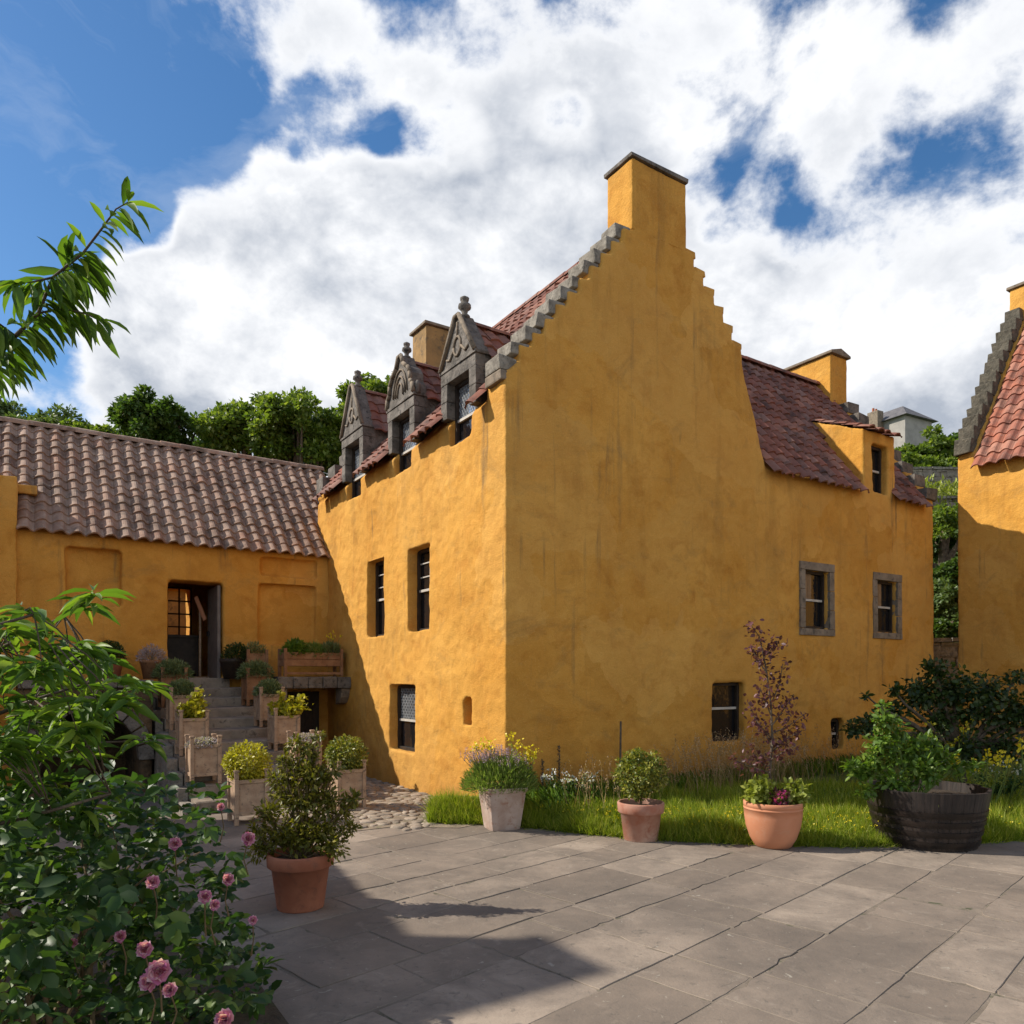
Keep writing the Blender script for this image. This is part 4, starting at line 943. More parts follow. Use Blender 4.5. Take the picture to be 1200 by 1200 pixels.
PLAB = {
 ('left', 0): 'brown planter at the head of the steps, left of the doorway, under thyme',
 ('left', 1): 'wooden planter with the grey mound, left side of the steps, second from the top',
 ('left', 2): 'wooden planter with golden sprays on the left side of the steps',
 ('left', 3): 'wooden planter with lilac flowers on the left side of the steps',
 ('left', 4): 'wooden planter with a golden ball bush at the left foot of the steps',
 ('right', 0): 'brown planter at the head of the steps, right of the doorway, under thyme',
 ('right', 1): 'wooden planter with the grey mound, right side of the steps, second from the top',
 ('right', 2): 'wooden planter with golden sprays on the right side of the steps',
 ('right', 3): 'wooden planter with lilac flowers on the right side of the steps',
 ('right', 4): 'planter with a ball bush at the right foot of the steps, behind the bronze shrub'}
for side in ('left', 'right'):
    for i, k in enumerate(PSTEP):
        src = pl_brown if i == 0 else pl_grey
        o = src if src.name not in used else copy_thing(src); used.add(src.name)
        if k is None: u, v, z = (-2.55, 1.35, 0.0) if side == 'left' else (-1.30, 1.62, 0.0)
        else: u, v, z = ROWS[side], 6.05-GO*(k-.5)-.005, step_z(k)
        if side == 'right' and i == 3: u += .05
        o.location = W(u, v, z+.002); o['label'] = PLAB[(side, i)]; PSPOT.append((side, i, u, v, z))

def mound(name, label, cat, loc, rad, n, L, mat, group=None, ratio=.3, flowers=None, templ='small', shell=.35, stems=0):
    t = thing(name, label, cat, loc, 0, group); f = Fol(abs(hash(label)) % 9999)
    d = ball(f.r, n); d[:, 2] = np.abs(d[:, 2])*.95+.02; rr = (shell+(1-shell)*f.r.random(n)**.5)[:, None]
    rad = np.asarray(rad); P = d*rad*rr; D = d*np.array([1, 1, 1.4])+f.r.normal(0, .45, (n, 3)); Ls = L*f.r.uniform(.6, 1.3, n)
    f.leaves(P, D, Ls, Ls*ratio, templ=templ, roll=.8); f.build('foliage', mat, t)
    if stems:
        mb = MB()
        for i in range(stems):
            dd = Vector(d[i]); mb.tube([(0, 0, 0), Vector((dd.x*rad[0]*.4, dd.y*rad[1]*.4, dd.z*rad[2]*.5)), Vector((dd.x*rad[0]*.85, dd.y*rad[1]*.85, dd.z*rad[2]*.85))], [.006, .005, .003], 5)
        mb.build('stem', M['twig'], t)
    if flowers:
        fm, fn, fl_ = flowers; g = Fol(3); d = ball(g.r, fn); d[:, 2] = np.abs(d[:, 2])
        P = d*rad*g.r.uniform(.92, 1.12, (fn, 1)); g.leaves(P, g.r.normal(0, 1, (fn, 3))+d, fl_, fl_*.8, roll=1.5); g.build('flower', fm, t)
    return t
def spray_plant(name, label, cat, loc, tips, mat, n_leaf=34, L=.045, group=None, seed=1):
    t = thing(name, label, cat, loc, 0, group); f = Fol(seed); mb = MB()
    for (x, y, z) in tips:
        pts = [Vector((0, 0, 0)), Vector((x*.35, y*.35, z*.55)), Vector((x*.8, y*.8, z*.9)), Vector((x, y, z))]
        mb.tube(pts, [.005, .004, .003, .002], 5)
        ts = f.r.uniform(.25, 1.0, n_leaf); P = np.array([np.array(pts[0])*(1-q)**2+2*np.array(pts[1])*q*(1-q)+np.array(pts[3])*q*q for q in ts])+f.r.normal(0, .025, (n_leaf, 3))
        Ls = L*f.r.uniform(.7, 1.3, n_leaf); f.leaves(P, f.r.normal(0, 1, (n_leaf, 3))+np.array([0, 0, .4]), Ls, Ls*.85, roll=.6, templ='oval')
    mb.build('stem', M['stem_green'], t); f.build('foliage', mat, t); return t
G_ = 'plants in the stair planters'
for side, i, u, v, z in PSPOT:
    p = W(u, v, z+.455); w = 'left' if side == 'left' else 'right'
    if i == 0: mound('thyme', 'grey green thyme tuft at the head of the steps, %s of the doorway' % w, 'herb', p, (.26, .26, .25), 2300, .07, M['leaf_thyme'], G_, .16, stems=14)
    if i == 1: mound('cotton_lavender', 'rounded pale grey green mound on the %s side of the steps' % w, 'herb', p, (.22, .22, .26), 2600, .04, M['leaf_thyme'], G_, .4, stems=14)
    if i == 2:
        r = random.Random(3 if side == 'left' else 8); tips = [(r.uniform(-.2, .25), r.uniform(-.2, .15), r.uniform(.06, .2)) for _ in range(15)]
        tips += [(.10, .05, .42), (.05, .0, .34), (.16, -.05, .3)] if side == 'left' else [(-.06, .05, .36), (.30, .0, .30), (.36, -.1, .16), (.1, 0, .28)]
        spray_plant('golden_hop', 'yellow leaved sprawling plant on the %s side of the steps' % w, 'plant', p, tips, M['leaf_gold'], 64, .062, G_, 5)
    if i == 3: mound('lilac_thyme', 'low mat of pale lilac flowers on the %s side of the steps' % w, 'flowers', p, (.19, .19, .10), 700, .03, M['leaf_thyme'], G_, .4, flowers=(M['lilac'], 1300, .024), stems=8)
    if i == 4:
        t = thing('box_ball', 'golden yellow ball bush at the left foot of the steps' if side == 'left' else 'green gold ball bush right of the steps, above the bronze shrub', 'bush', p, 0, G_)
        f = Fol(17+i); clump(f, (0, 0, .20), (.255, .255, .24), 2400, .04, .6, shell=.5); 
        for q in range(14):
            d_ = ball(f.r, 1)[0]; clump(f, np.array([0, 0, .2])+d_*.2, (.07, .07, .06), 90, .032, .6)
        f.build('foliage', M['leaf_gold'] if side == 'left' else M['leaf_variegated'], t)
        mb = MB(); 
        for q in range(6):
            a = q*1.05; mb.tube([(0, 0, -.03), (.05*math.cos(a), .05*math.sin(a), .1), (.15*math.cos(a), .15*math.sin(a), .22)], [.01, .008, .004], 6)
        mb.build('stem', M['twig'], t)

# long trough on the landing, and the smaller boxes and pots along the range wall
def trough(name, label, u0, u1, v0, v1, z, h, leg, mat):
    t, B = hthing(name, label, 'planter', ((u0+u1)/2, (v0+v1)/2, z)); p = .05
    for uu in (u0, u1-p):
        for vv in (v0, v1-p): MB().box((uu, vv, z), (uu+p, vv+p, z+h+.06)).build('post', mat, t, off=B, bevel=0.005)
    n = 2; bd = MB()
    for i in range(n):
        a = z+leg+(h-leg)*i/n; b = z+leg+(h-leg)*(i+1)/n-.006
        bd.box((u0+p, v0+.01, a), (u1-p, v0+.032, b)); bd.box((u0+p, v1-.032, a), (u1-p, v1-.01, b)); bd.box((u0+.01, v0+p, a), (u0+.032, v1-p, b)); bd.box((u1-.032, v0+p, a), (u1-.01, v1-p, b))
    bd.build('board', mat, t, off=B, bevel=0.003)
    if leg > .05: MB().box((u0+p, v0+.008, z+.03), (u1-p, v0+.03, z+.07)).build('stretcher', mat, t, off=B)
    MB().box((u0+.034, v0+.034, z+h-.10), (u1-.034, v1-.034, z+h-.05)).build('soil', M['soil'], t, off=B); return t
trough('wooden_trough', 'long brown timber trough on legs standing on the landing', -1.10, -0.10, 4.98, 5.36, 1.635, 0.40, 0.17, M['wood_brown'])
trough('wooden_box', 'small brown wooden box behind the long trough beside the range wall', -1.55, -1.20, 5.55, 5.95, 1.605, 0.42, 0.03, M['wood_brown'])
for k, (u, v, hh, lab, mt) in enumerate([(-0.86, 5.17, .26, 'dark rounded herb at the left end of the long trough', 'leaf_green'), (-0.56, 5.17, .22, 'grassy green tuft in the middle of the long trough', 'leaf_lavender'), (-0.27, 5.17, .24, 'loose flowering tuft at the right end of the long trough', 'leaf_thyme')]):
    t = mound('herb_tuft', lab, 'herb', W(u, v, 1.97), (.2, .2, hh), 1100, .075, M[mt], 'herbs in the long trough', .14 if k else .4, stems=10)
    if k == 2:
        mb = MB(); g = Fol(4)
        for q in range(9):
            a = random.uniform(0, 6.28); r = random.uniform(.02, .2); zz = random.uniform(.28, .44); mb.tube([(0, 0, 0), (r*.6*math.cos(a), r*.6*math.sin(a), zz*.6), (r*math.cos(a), r*math.sin(a), zz)], .0025, 4)
            g = Fol(4+q); g.leaves(np.tile((r*math.cos(a), r*math.sin(a), zz), (8, 1)), g.r.normal(0, 1, (8, 3)), .035, .02, roll=1); g.build('flower', M['yellow'], t)
        mb.build('stem', M['stem_green'], t)
mound('herb_tuft', 'grey tuft in the small box behind the long trough', 'herb', W(-1.375, 5.75, 1.97), (.2, .2, .24), 700, .06, M['leaf_thyme'], None, .2, stems=8)
def wall_pot(u, v, r, h, lab, mat):
    return pot_thing('terrace_pot', lab, W(u, v, 1.59), [(0, 0), (r*.7, 0), (r*.95, h*.8), (r, h*.82), (r*1.02, h), (r*.9, h), (r*.88, h*.9)], mat, r*.89, h*.9, None, 28)
wall_pot(-2.98, 5.6, .17, .30, 'brown clay pot on the arched terrace just left of the doorway', M['wood_brown'])
mound('heather', 'grey pinkish tuft in the clay pot just left of the doorway', 'plant', W(-2.98, 5.6, 1.86), (.2, .2, .26), 900, .05, M['lilac'], None, .25, stems=10)
wall_pot(-3.55, 5.6, .18, .32, 'dark clay pot on the arched terrace by the blind window', M['terracotta'])
mound('box_bush', 'dark green rounded bush on the arched terrace by the blind window', 'bush', W(-3.55, 5.6, 1.88), (.2, .2, .3), 1300, .04, M['leaf_fig'], None, .6, stems=8)
wall_pot(-1.72, 5.85, .2, .34, 'dark clay pot against the range wall just right of the doorway', M['frame_dark'])
mound('box_bush', 'dark green bush against the range wall just right of the doorway', 'bush', W(-1.66, 5.82, 1.9), (.25, .2, .3), 1200, .04, M['leaf_fig'], None, .6, stems=8)

# ------------------------------------------------------------------ PLANTS IN THE COURTYARD POTS
t = thing('bronze_shrub', 'irregular bronze green shrub growing in the brown terracotta pot', 'shrub', (-1.48, 5.24, .34))
f = Fol(21); mb = MB(); r = random.Random(4)
for (x, y, z, rad, n) in [(0, 0, .16, .17, 500), (-.14, .02, .16, .14, 360), (.15, -.02, .18, .15, 420), (.03, 0, .40, .16, 480), (-.10, .05, .46, .11, 220), (-.02, .03, .62, .13, 330), (.09, -.03, .60, .10, 200), (.2, 0, .40, .11, 220), (.30, .02, .33, .05, 60), (.36, 0, .41, .055, 70), (-.22, 0, .32, .10, 170), (-.05, .02, .80, .05, 60), (.06, 0, .76, .06, 80), (.26, -.1, .10, .10, 150), (-.27, -.05, .08, .10, 160), (-.17, .0, .56, .06, 70), (.16, 0, .56, .07, 90), (.32, .05, .2, .07, 80), (-.1, .0, .70, .05, 50), (.24, 0, .62, .045, 40), (-.31, 0, .2, .06, 60), (.12, .03, .86, .03, 24)]:
    clump(f, (x, y, z), (rad, rad, rad*.9), n, .05, .42, shell=.1, outb=.9)
    for q in range(4):
        d_ = ball(f.r, 1)[0]*rad*1.15; d_[2] = abs(d_[2]); e = np.array([x, y, z])+d_
        mb.tube([(x*.1, y*.1, 0), (x*.6, y*.6, z*.6), tuple(e)], [.008, .005, .0025], 5)
        m_ = 14; P = np.array([x*.6, y*.6, z*.6])+(e-np.array([x*.6, y*.6, z*.6]))*f.r.uniform(.4, 1, (m_, 1)); f.leaves(P, f.r.normal(0, .7, (m_, 3))+d_/rad, .04, .018)
mb.build('stem', M['twig'], t); f.build('foliage', M['leaf_box'], t)

t = thing('variegated_bush', 'round yellow variegated bush on a short stem in the limed terracotta pot', 'bush', (1.28, 7.44, .32))
f = Fol(22); clump(f, (0, 0, .33), (.235, .235, .21), 2000, .034, .65, shell=.5)
for q in range(26):
    d_ = ball(f.r, 1)[0]; clump(f, np.array([0, 0, .33])+d_*np.array([.21, .21, .2]), (.075, .075, .07), 80, .034, .65)
f.build('foliage', M['leaf_variegated'], t)
mb = MB().tube([(0, 0, -.02), (.005, 0, .08), (.0, .01, .2)], [.016, .013, .012], 8)
for q in range(9):
    a = q*.7; mb.tube([(0, 0, .12), (.08*math.cos(a), .08*math.sin(a), .24), (.17*math.cos(a), .17*math.sin(a), .34)], [.009, .006, .003], 5)
mb.build('stem', M['twig'], t)

t = thing('lavender', 'spreading lavender with faded violet spikes in the square limed planter', 'lavender', (-0.11, 8.02, .40))
f = Fol(23); n = 4200; d_ = ball(f.r, n); d_[:, 2] = np.abs(d_[:, 2]); P = d_*np.array([.40, .34, .34])*(.35+.65*f.r.random((n, 1))**.5); P[:, 0] -= .02
f.leaves(P, d_*np.array([1, 1, 1.2])+np.array([0, 0, .5])+f.r.normal(0, .35, (n, 3)), .075, .0075, roll=1); f.build('foliage', M['leaf_lavender'], t)
g = Fol(24); mb = MB()
for q in range(190):
    a = g.r.uniform(0, 6.28); rr = g.r.uniform(.04, .37); zz = .30+.14*g.r.random()-.35*(rr-.15)**2*3; x, y = rr*math.cos(a)-.08, rr*.8*math.sin(a)
    mb.tube([(x*.5, y*.5, .12), (x, y, zz)], .0025, 4, cap=False); m_ = 12
    P = np.stack([np.full(m_, x), np.full(m_, y), zz+np.linspace(-.02, .05, m_)], 1)+g.r.normal(0, .004, (m_, 3)); g.leaves(P, g.r.normal(0, 1, (m_, 3)), .014, .011, roll=1.5)
mb.build('stem', M['stem_green'], t); g.build('flower', M['violet'], t)
def yellow_spire(loc, tips, lab, group):
    t = thing('yellow_flower', lab, 'flower', loc, 0, group); mb = MB(); f = Fol(25); g = Fol(26)
    for (x, y, z) in tips:
        mb.tube([(x*.3, y*.3, 0), (x*.8, y*.8, z*.6), (x, y, z)], [.005, .004, .003], 5); m_ = 26
        q = f.r.uniform(.15, .85, m_); P = np.stack([x*q, y*q, z*q], 1); f.leaves(P, f.r.normal(0, .7, (m_, 3))+np.array([0, 0, .8]), .075, .014, templ='lance')
        g = Fol(26+int(z*100)); m_ = 26; P = np.array([x, y, z])+g.r.normal(0, 1, (m_, 3))*np.array([.022, .022, .035]); g.leaves(P, g.r.normal(0, 1, (m_, 3)), .032, .026, roll=1.5, templ='oval'); g.build('flower', M['yellow'], t)
    mb.build('stem', M['stem_green'], t); f.build('foliage', M['leaf_lime'], t); return t
yellow_spire((-0.11+.12, 8.02, .40), [(-.02, 0, .56), (.14, .03, .42), (.24, .0, .38), (.19, .05, .36), (.05, .1, .48), (-.32, .05, .5), (-.25, 0, .48), (-.40, .05, .46)], 'tall yellow flowers rising from the lavender planter', None)

t = thing('purple_sapling', 'slender purple leaved sapling in the rounded orange pot', 'sapling', (2.49, 7.14, .40))
mb = MB(); f = Fol(27); main = [(-.01, 0, -.02), (-.03, 0, .3), (.0, .02, .62), (-.02, .0, .95), (-.06, .02, 1.3), (-.13, 0, 1.6), (-.22, 0, 1.72)]
mb.tube(main, [.016, .014, .012, .01, .008, .005, .003], 7)
br = [((-.03, 0, .3), (-.22, -.05, .36), (-.42, -.1, .44)), ((0, .02, .5), (.12, 0, .62), (.28, .02, .70)), ((0, .02, .62), (-.15, .02, .78), (-.24, 0, .98)), ((-.01, 0, .75), (.1, 0, .9), (.2, 0, 1.05)),
      ((-.02, 0, .95), (.07, .02, 1.15), (.1, .02, 1.34)), ((-.06, 0, 1.25), (-.16, 0, 1.4), (-.2, .03, 1.5)), ((-.03, 0, .42), (.06, -.08, .5), (.16, -.16, .58)), ((-.02, 0, .85), (-.1, -.06, 1.0), (-.16, -.1, 1.12)), ((.0, 0, .55), (-.06, .1, .7), (-.1, .2, .8)), ((-.03, 0, .35), (-.14, .05, .42), (-.2, .08, .56)), ((-.08, 0, 1.42), (.02, 0, 1.5), (.06, 0, 1.56)), ((0, 0, .68), (.16, .04, .74), (.32, .04, .86))]
for b_ in br:
    mb.tube(b_, [.007, .005, .003], 5)
for b_ in br+[main[3:]]:
    b_ = np.array(b_); m_ = 75 if len(b_) == 3 else 130
    q = f.r.uniform(.15, 1, m_)*(len(b_)-1); i0 = np.minimum(q.astype(int), len(b_)-2); P = b_[i0]+(b_[i0+1]-b_[i0])*(q-i0)[:, None]+f.r.normal(0, .035, (m_, 3))
    Ls = .05*f.r.uniform(.6, 1.2, m_); f.leaves(P, f.r.normal(0, .8, (m_, 3))+np.array([0, 0, -.1]), Ls, Ls*.62, templ='oval')
mb.build('stem', M['bark'], t); f.build('foliage', M['leaf_purple'], t)
for (x, y, lab, cat_, mt, n_, hh) in [(-.15, -.08, 'lime green leafy clump at the left rim of the rounded orange pot', 'plant', 'leaf_lime', 420, .2), (.17, -.06, 'lime green leafy clump at the right rim of the rounded orange pot', 'plant', 'leaf_lime', 300, .17)]:
    t = thing('lime_clump', lab, cat_, (2.49+x, 7.14+y, .41), 0, 'lime clumps in the rounded orange pot'); f = Fol(n_); clump(f, (0, 0, .10), (.15, .12, hh*.8), n_, .055, .75, templ='oval', shell=.3); f.build('foliage', M[mt], t)
    mb = MB()
    for q in range(6): a = q*1.05; mb.tube([(0, 0, 0), (.09*math.cos(a), .09*math.sin(a), .13)], .003, 4)
    mb.build('stem', M['stem_green'], t)
t = thing('red_flowers', 'small crimson flowered clump in the middle of the rounded orange pot', 'flowers', (2.50, 7.0, .41)); f = Fol(29); clump(f, (0, 0, .07), (.1, .09, .1), 240, .035, .6); f.build('foliage', M['leaf_purple'], t); g = Fol(30); clump(g, (-.02, -.05, .08), (.08, .05, .07), 60, .03, .8); g.build('flower', M['magenta'], t)

t = thing('green_shrub', 'bright green leafy shrub spilling over the left of the half barrel', 'shrub', (3.9, 7.27, .47)); f = Fol(31); mb = MB(); r = random.Random(9)
for (x, y, z, rad, n) in [(-.30, -.05, .72, .13, 150), (-.30, 0, .52, .17, 260), (-.06, 0, .42, .22, 380), (.14, .05, .46, .17, 260), (.28, 0, .34, .15, 200), (-.40, 0, .30, .18, 260), (-.52, -.05, .22, .12, 150), (.05, -.1, .24, .2, 300), (-.25, -.1, .14, .14, 170), (.46, 0, .26, .10, 90), (-.62, -.05, .28, .07, 60), (-.50, -.12, .06, .09, 90), (.6, 0, .28, .06, 36), (-.3, 0, .86, .05, 34), (-.14, 0, .62, .10, 100)]:
    clump(f, (x, y, z), (rad, rad*.8, rad*.8), int(n*.72), .072, .5, templ='oval', shell=.1, jit=.9)
    mb.tube([(x*.15, y*.15, 0), (x*.6, y*.6, max(z*.8, .12)), (x, y, z)], [.012, .008, .004], 6)
    for q in range(3):
        d_ = Vector(ball(f.r, 1)[0])*rad*1.1; mb.tube([(x*.8, y*.8, max(z*.85, 0)), (x+d_.x, y+d_.y, z+abs(d_.z))], .003, 4)
mb.build('stem', M['stem_green'], t); f.build('foliage', M['leaf_green'], t)

# ------------------------------------------------------------------ LAWN GRASS, WILD BED
f = Fol(41); n = 90000; X = f.r.uniform(-.92, 8.5, n); Yl = np.array([lawn_y(x) for x in X]); q = f.r.random(n)**1.7; keep = f.r.random(n) < np.clip(1.35-.11*X, .3, 1)
Yb = np.minimum(Yl+2.6, np.where(X > -.07, 8.55+(X+.07)*.65, 8.55)); Yb = np.maximum(Yb, Yl+.1); P = np.stack([X, Yl-.015+(Yb-Yl)*q, np.full(n, .0)], 1)
tt = (P[:, 1]-Yl)/np.maximum(np.where(X > -.07, 8.6+(X+.07)*.6496, 8.6)+.3-Yl, .2); P[:, 2] = .03*np.clip(tt*12, 0, 1)+.17*np.clip(tt*1.9, 0, 1)-.01
P = P[keep]; n = len(P); hl = f.r.uniform(.07, .17, n)*(1+.9*np.clip((np.array([noise.noise(Vector((p[0]*2.2, p[1]*2.2, 0))) for p in P])), -.4, 1)); 
f.leaves(P, f.r.normal(0, .38, (n, 3))+np.array([0, 0, 1]), hl, .0075, up=(1, 0, 0), templ='blade', roll=1); n = 2600; X = f.r.uniform(-.92, 8.5, n); P = np.stack([X, np.array([lawn_y(x) for x in X])-np.abs(f.r.normal(0, .035, n)), np.full(n, .0)], 1)
f.leaves(P, f.r.normal(0, .5, (n, 3))+np.array([0, -.5, .8]), f.r.uniform(.05, .15, n), .007, up=(1, 0, 0), templ='blade', roll=1)
n = 5200; c = f.r.uniform(0, 1, 150); cx = f.r.uniform(-.6, 8, 150); ci = f.r.integers(0, 150, n); X = np.clip(cx[ci]+f.r.normal(0, .05, n), -.9, 8.4); yl = np.array([lawn_y(x) for x in X]); P = np.stack([X, yl+.1+c[ci]*.9+f.r.normal(0, .04, n), np.full(n, .05)], 1)
f.leaves(P, f.r.normal(0, .35, (n, 3))+np.array([0, 0, 1]), f.r.uniform(.16, .30, n), .008, up=(1, 0, 0), templ='blade', roll=1)
tag(f.build('grass', M['blade']), 'short bright green grass growing on the lawn strip', 'grass', kind='stuff')
g = Fol(46); n = 420; X = np.clip(g.r.normal(2.4, 1.5, n), -.7, 8); yl = np.array([lawn_y(x) for x in X]); P = np.stack([X, yl+g.r.uniform(.05, .8, n), g.r.uniform(.12, .24, n)], 1)
g.leaves(np.repeat(P, 3, 0)+g.r.normal(0, .006, (n*3, 3)), g.r.normal(0, 1, (n*3, 3))+np.array([0, 0, .5]), .016, .014, roll=1.5); tag(g.build('lawn_flowers', M['yellow']), 'tiny yellow flowers sprinkled through the lawn strip', 'flowers', kind='stuff')
# dry seed heads along the foot of the wall
f = Fol(42); g = Fol(43); n = 1900; X = np.concatenate([f.r.uniform(.6, 2.0, 120), f.r.normal(2.6, .45, 260), f.r.normal(3.5, .4, 240), f.r.uniform(1.9, 8.0, 330)]); n = len(X)
Yw = 8.6+(X+.07)*.6496; P = np.stack([X, Yw-f.r.uniform(.12, 1.25, n), np.full(n, .18)], 1); P[:, 1] = np.maximum(P[:, 1], np.array([lawn_y(x) for x in X])+.45)
D = f.r.normal(0, .24, (n, 3))+np.array([0, 0, 1]); D = norm(D); H = f.r.uniform(.25, .75, n)*np.where(X < 2, .75, 1)
f.leaves(P, D, H, .006, up=(1, 0, 0), templ='blade', bend=.5); 
for k in range(9):
    T = P+D*(H*(.80+.028*k))[:, None]+f.r.normal(0, .006, (n, 3)); g.leaves(T, D+f.r.normal(0, .6, (n, 3)), .024, .011, roll=1)
f.V += []; 
tag(f.build('dry_grass_stalks', M['straw']), 'tall dry grass stalks along the foot of the shaded wall', 'grass', kind='stuff'); tag(g.build('dry_seed_heads', M['straw']), 'pale brown seed heads on the tall grass below the shaded wall', 'grass', kind='stuff')
f = Fol(44); n = 3600; X = f.r.uniform(-.2, 8.5, n); Yw = 8.6+(X+.07)*.6496; P = np.stack([X, Yw-f.r.uniform(.05, .75, n)*np.where(X < .3, .5, 1), np.full(n, .18)], 1); H = f.r.uniform(.1, .30, n)
f.leaves(P, f.r.normal(0, .4, (n, 3))+np.array([0, 0, 1]), H*.85, .018, up=(1, 0, 0), templ='lance', bend=1.4); tag(f.build('bed_greenery', M['leaf_green']), 'low dark green weeds at the foot of the shaded wall', 'weeds', kind='stuff')
def flower_clump(name, lab, cat_, X, Y, rad, h, mat, n, L, stems=40, group=None, leafm='leaf_rose'):
    t = thing(name, lab, cat_, (X, Y, .17), 0, group); g = Fol(int(X*100) % 997); mb = MB(); f = Fol(2)
    for q in range(stems):
        a = g.r.uniform(0, 6.28); r_ = rad*math.sqrt(g.r.random()); z = h*g.r.uniform(.65, 1.05); x, y = r_*math.cos(a), r_*math.sin(a)*.6
        mb.tube([(x*.5, y*.5, 0), (x*.9, y*.9, z*.7), (x, y, z)], .0035, 4, cap=False)
        h_ = Fol(q); h_.leaves(np.tile((x, y, z), (n, 1))+g.r.normal(0, L*.4, (n, 3)), g.r.normal(0, 1, (n, 3))+np.array([0, 0, .3]), L, L*.7, roll=1.4); h_.build('flower', mat, t)
        m_ = 9; qq = f.r.uniform(.1, .85, m_); f.leaves(np.stack([x*qq, y*qq, z*qq], 1), f.r.normal(0, .8, (m_, 3))+np.array([0, 0, .3]), .07, .018, templ='lance')
    mb.build('stem', M['stem_green'], t); f.build('foliage', M[leafm], t); return t
flower_clump('white_flowers', 'white flowered clump on the lawn behind the limed planter', 'flowers', .62, 8.62, .38, .34, M['white'], 5, .03, 46)
flower_clump('white_flowers', 'sparse white daisies among the dry grass beside the half barrel', 'flowers', 5.9, 9.0, .7, .42, M['white'], 4, .03, 40)
flower_clump('yellow_flowers', 'tall yellow flowers on the lawn at the right edge', 'flowers', 6.05, 8.75, .35, .82, M['yellow'], 9, .055, 12, 'yellow border flowers', 'leaf_lime')
flower_clump('yellow_flowers', 'low yellow flowers between the half barrel and the right edge', 'flowers', 5.35, 8.55, .4, .6, M['yellow'], 8, .045, 16, 'yellow border flowers', 'leaf_lime')
flower_clump('yellow_flowers', 'yellow flowers behind the half barrel shrub, under the dark tree', 'flowers', 5.55, 9.5, .3, .9, M['yellow'], 7, .05, 10, 'yellow border flowers', 'leaf_lime')
def weed(X, Y, h, lab):
    t = thing('tall_weed', lab, 'weed', (X, Y, .17), 0, 'dark seed spikes against the shaded wall'); MB().tube([(0, 0, 0), (.01, 0, h*.6), (.0, 0, h)], [.006, .005, .003], 5).build('stem', M['twig'], t)
    g = Fol(int(h*999)); m_ = 110; z = h*g.r.uniform(.35, 1, m_); g.leaves(np.stack([np.zeros(m_), np.zeros(m_), z], 1), g.r.normal(0, .5, (m_, 3))+np.array([0, 0, .8]), .035, .012); g.build('seed_spike', M['bark'], t)
weed(.56, 8.92, .62, 'dark dried weed spike standing left of the thin stake, tallest of its cluster'); weed(.36, 8.82, .46, 'dark dried weed spike left of the tallest one against the wall'); weed(.22, 8.74, .42, 'leftmost dark dried weed spike near the house corner')
tag(MB().tube([(1.36, 9.45, -.05), (1.37, 9.43, 1.06)], [.016, .013], 7).build('wooden_stake', M['bark']), 'thin dark stake leaning on the shaded wall behind the variegated bush', 'stake')

# dark fig-like tree by the gap between the houses
t = thing('dark_tree', 'low spreading dark leaved tree in front of the gap between the two yellow houses', 'tree', (5.75, 9.6, 0)); mb = MB(); f = Fol(51)
mb.tube([(0, 0, -.05), (.03, 0, .4), (-.05, .02, .8), (-.1, 0, 1.15)], [.07, .06, .05, .035], 8)
for (x, y, z, rad, n) in [(-.1, 0, 1.45, .38, 700), (-.5, .05, 1.4, .3, 480), (.35, 0, 1.42, .34, 520), (.8, .05, 1.2, .33, 460), (1.2, .1, 1.1, .28, 340), (-.85, .05, 1.15, .22, 240), (-1.2, -.05, 1.0, .2, 200), (-1.42, -.1, .95, .14, 110), (-.35, -.05, 1.72, .2, 190), (.6, .1, 1.05, .25, 260), (-.3, 0, 1.05, .25, 250), (.15, 0, 1.12, .3, 300), (1.6, .1, 1.15, .24, 240), (2.0, .1, 1.1, .25, 220), (-.55, -.1, .75, .28, 260), (0, -.15, .7, .3, 280), (.5, -.1, .72, .3, 280), (1.0, -.05, .68, .3, 260), (1.5, 0, .7, .28, 220), (-.95, -.1, .72, .2, 140), (-.9, -.1, 1.45, .1, 50), (-1.25, -.1, 1.38, .06, 24), (.75, .05, 1.62, .13, 80)]:
    clump(f, (x, y, z), (rad*1.08, rad*.9, rad*.8), int(n*1.1), .075, .62, templ='oval', shell=.1, jit=.9)
    mb.tube([(-.03, 0, .55), (x*.5, y*.5, .6+z*.3), (x*.85, y, z*.88), (x, y, z)], [.035, .026, .016, .007], 6)
mb.build('trunk', M['bark'], t); f.build('crown', M['leaf_fig'], t)

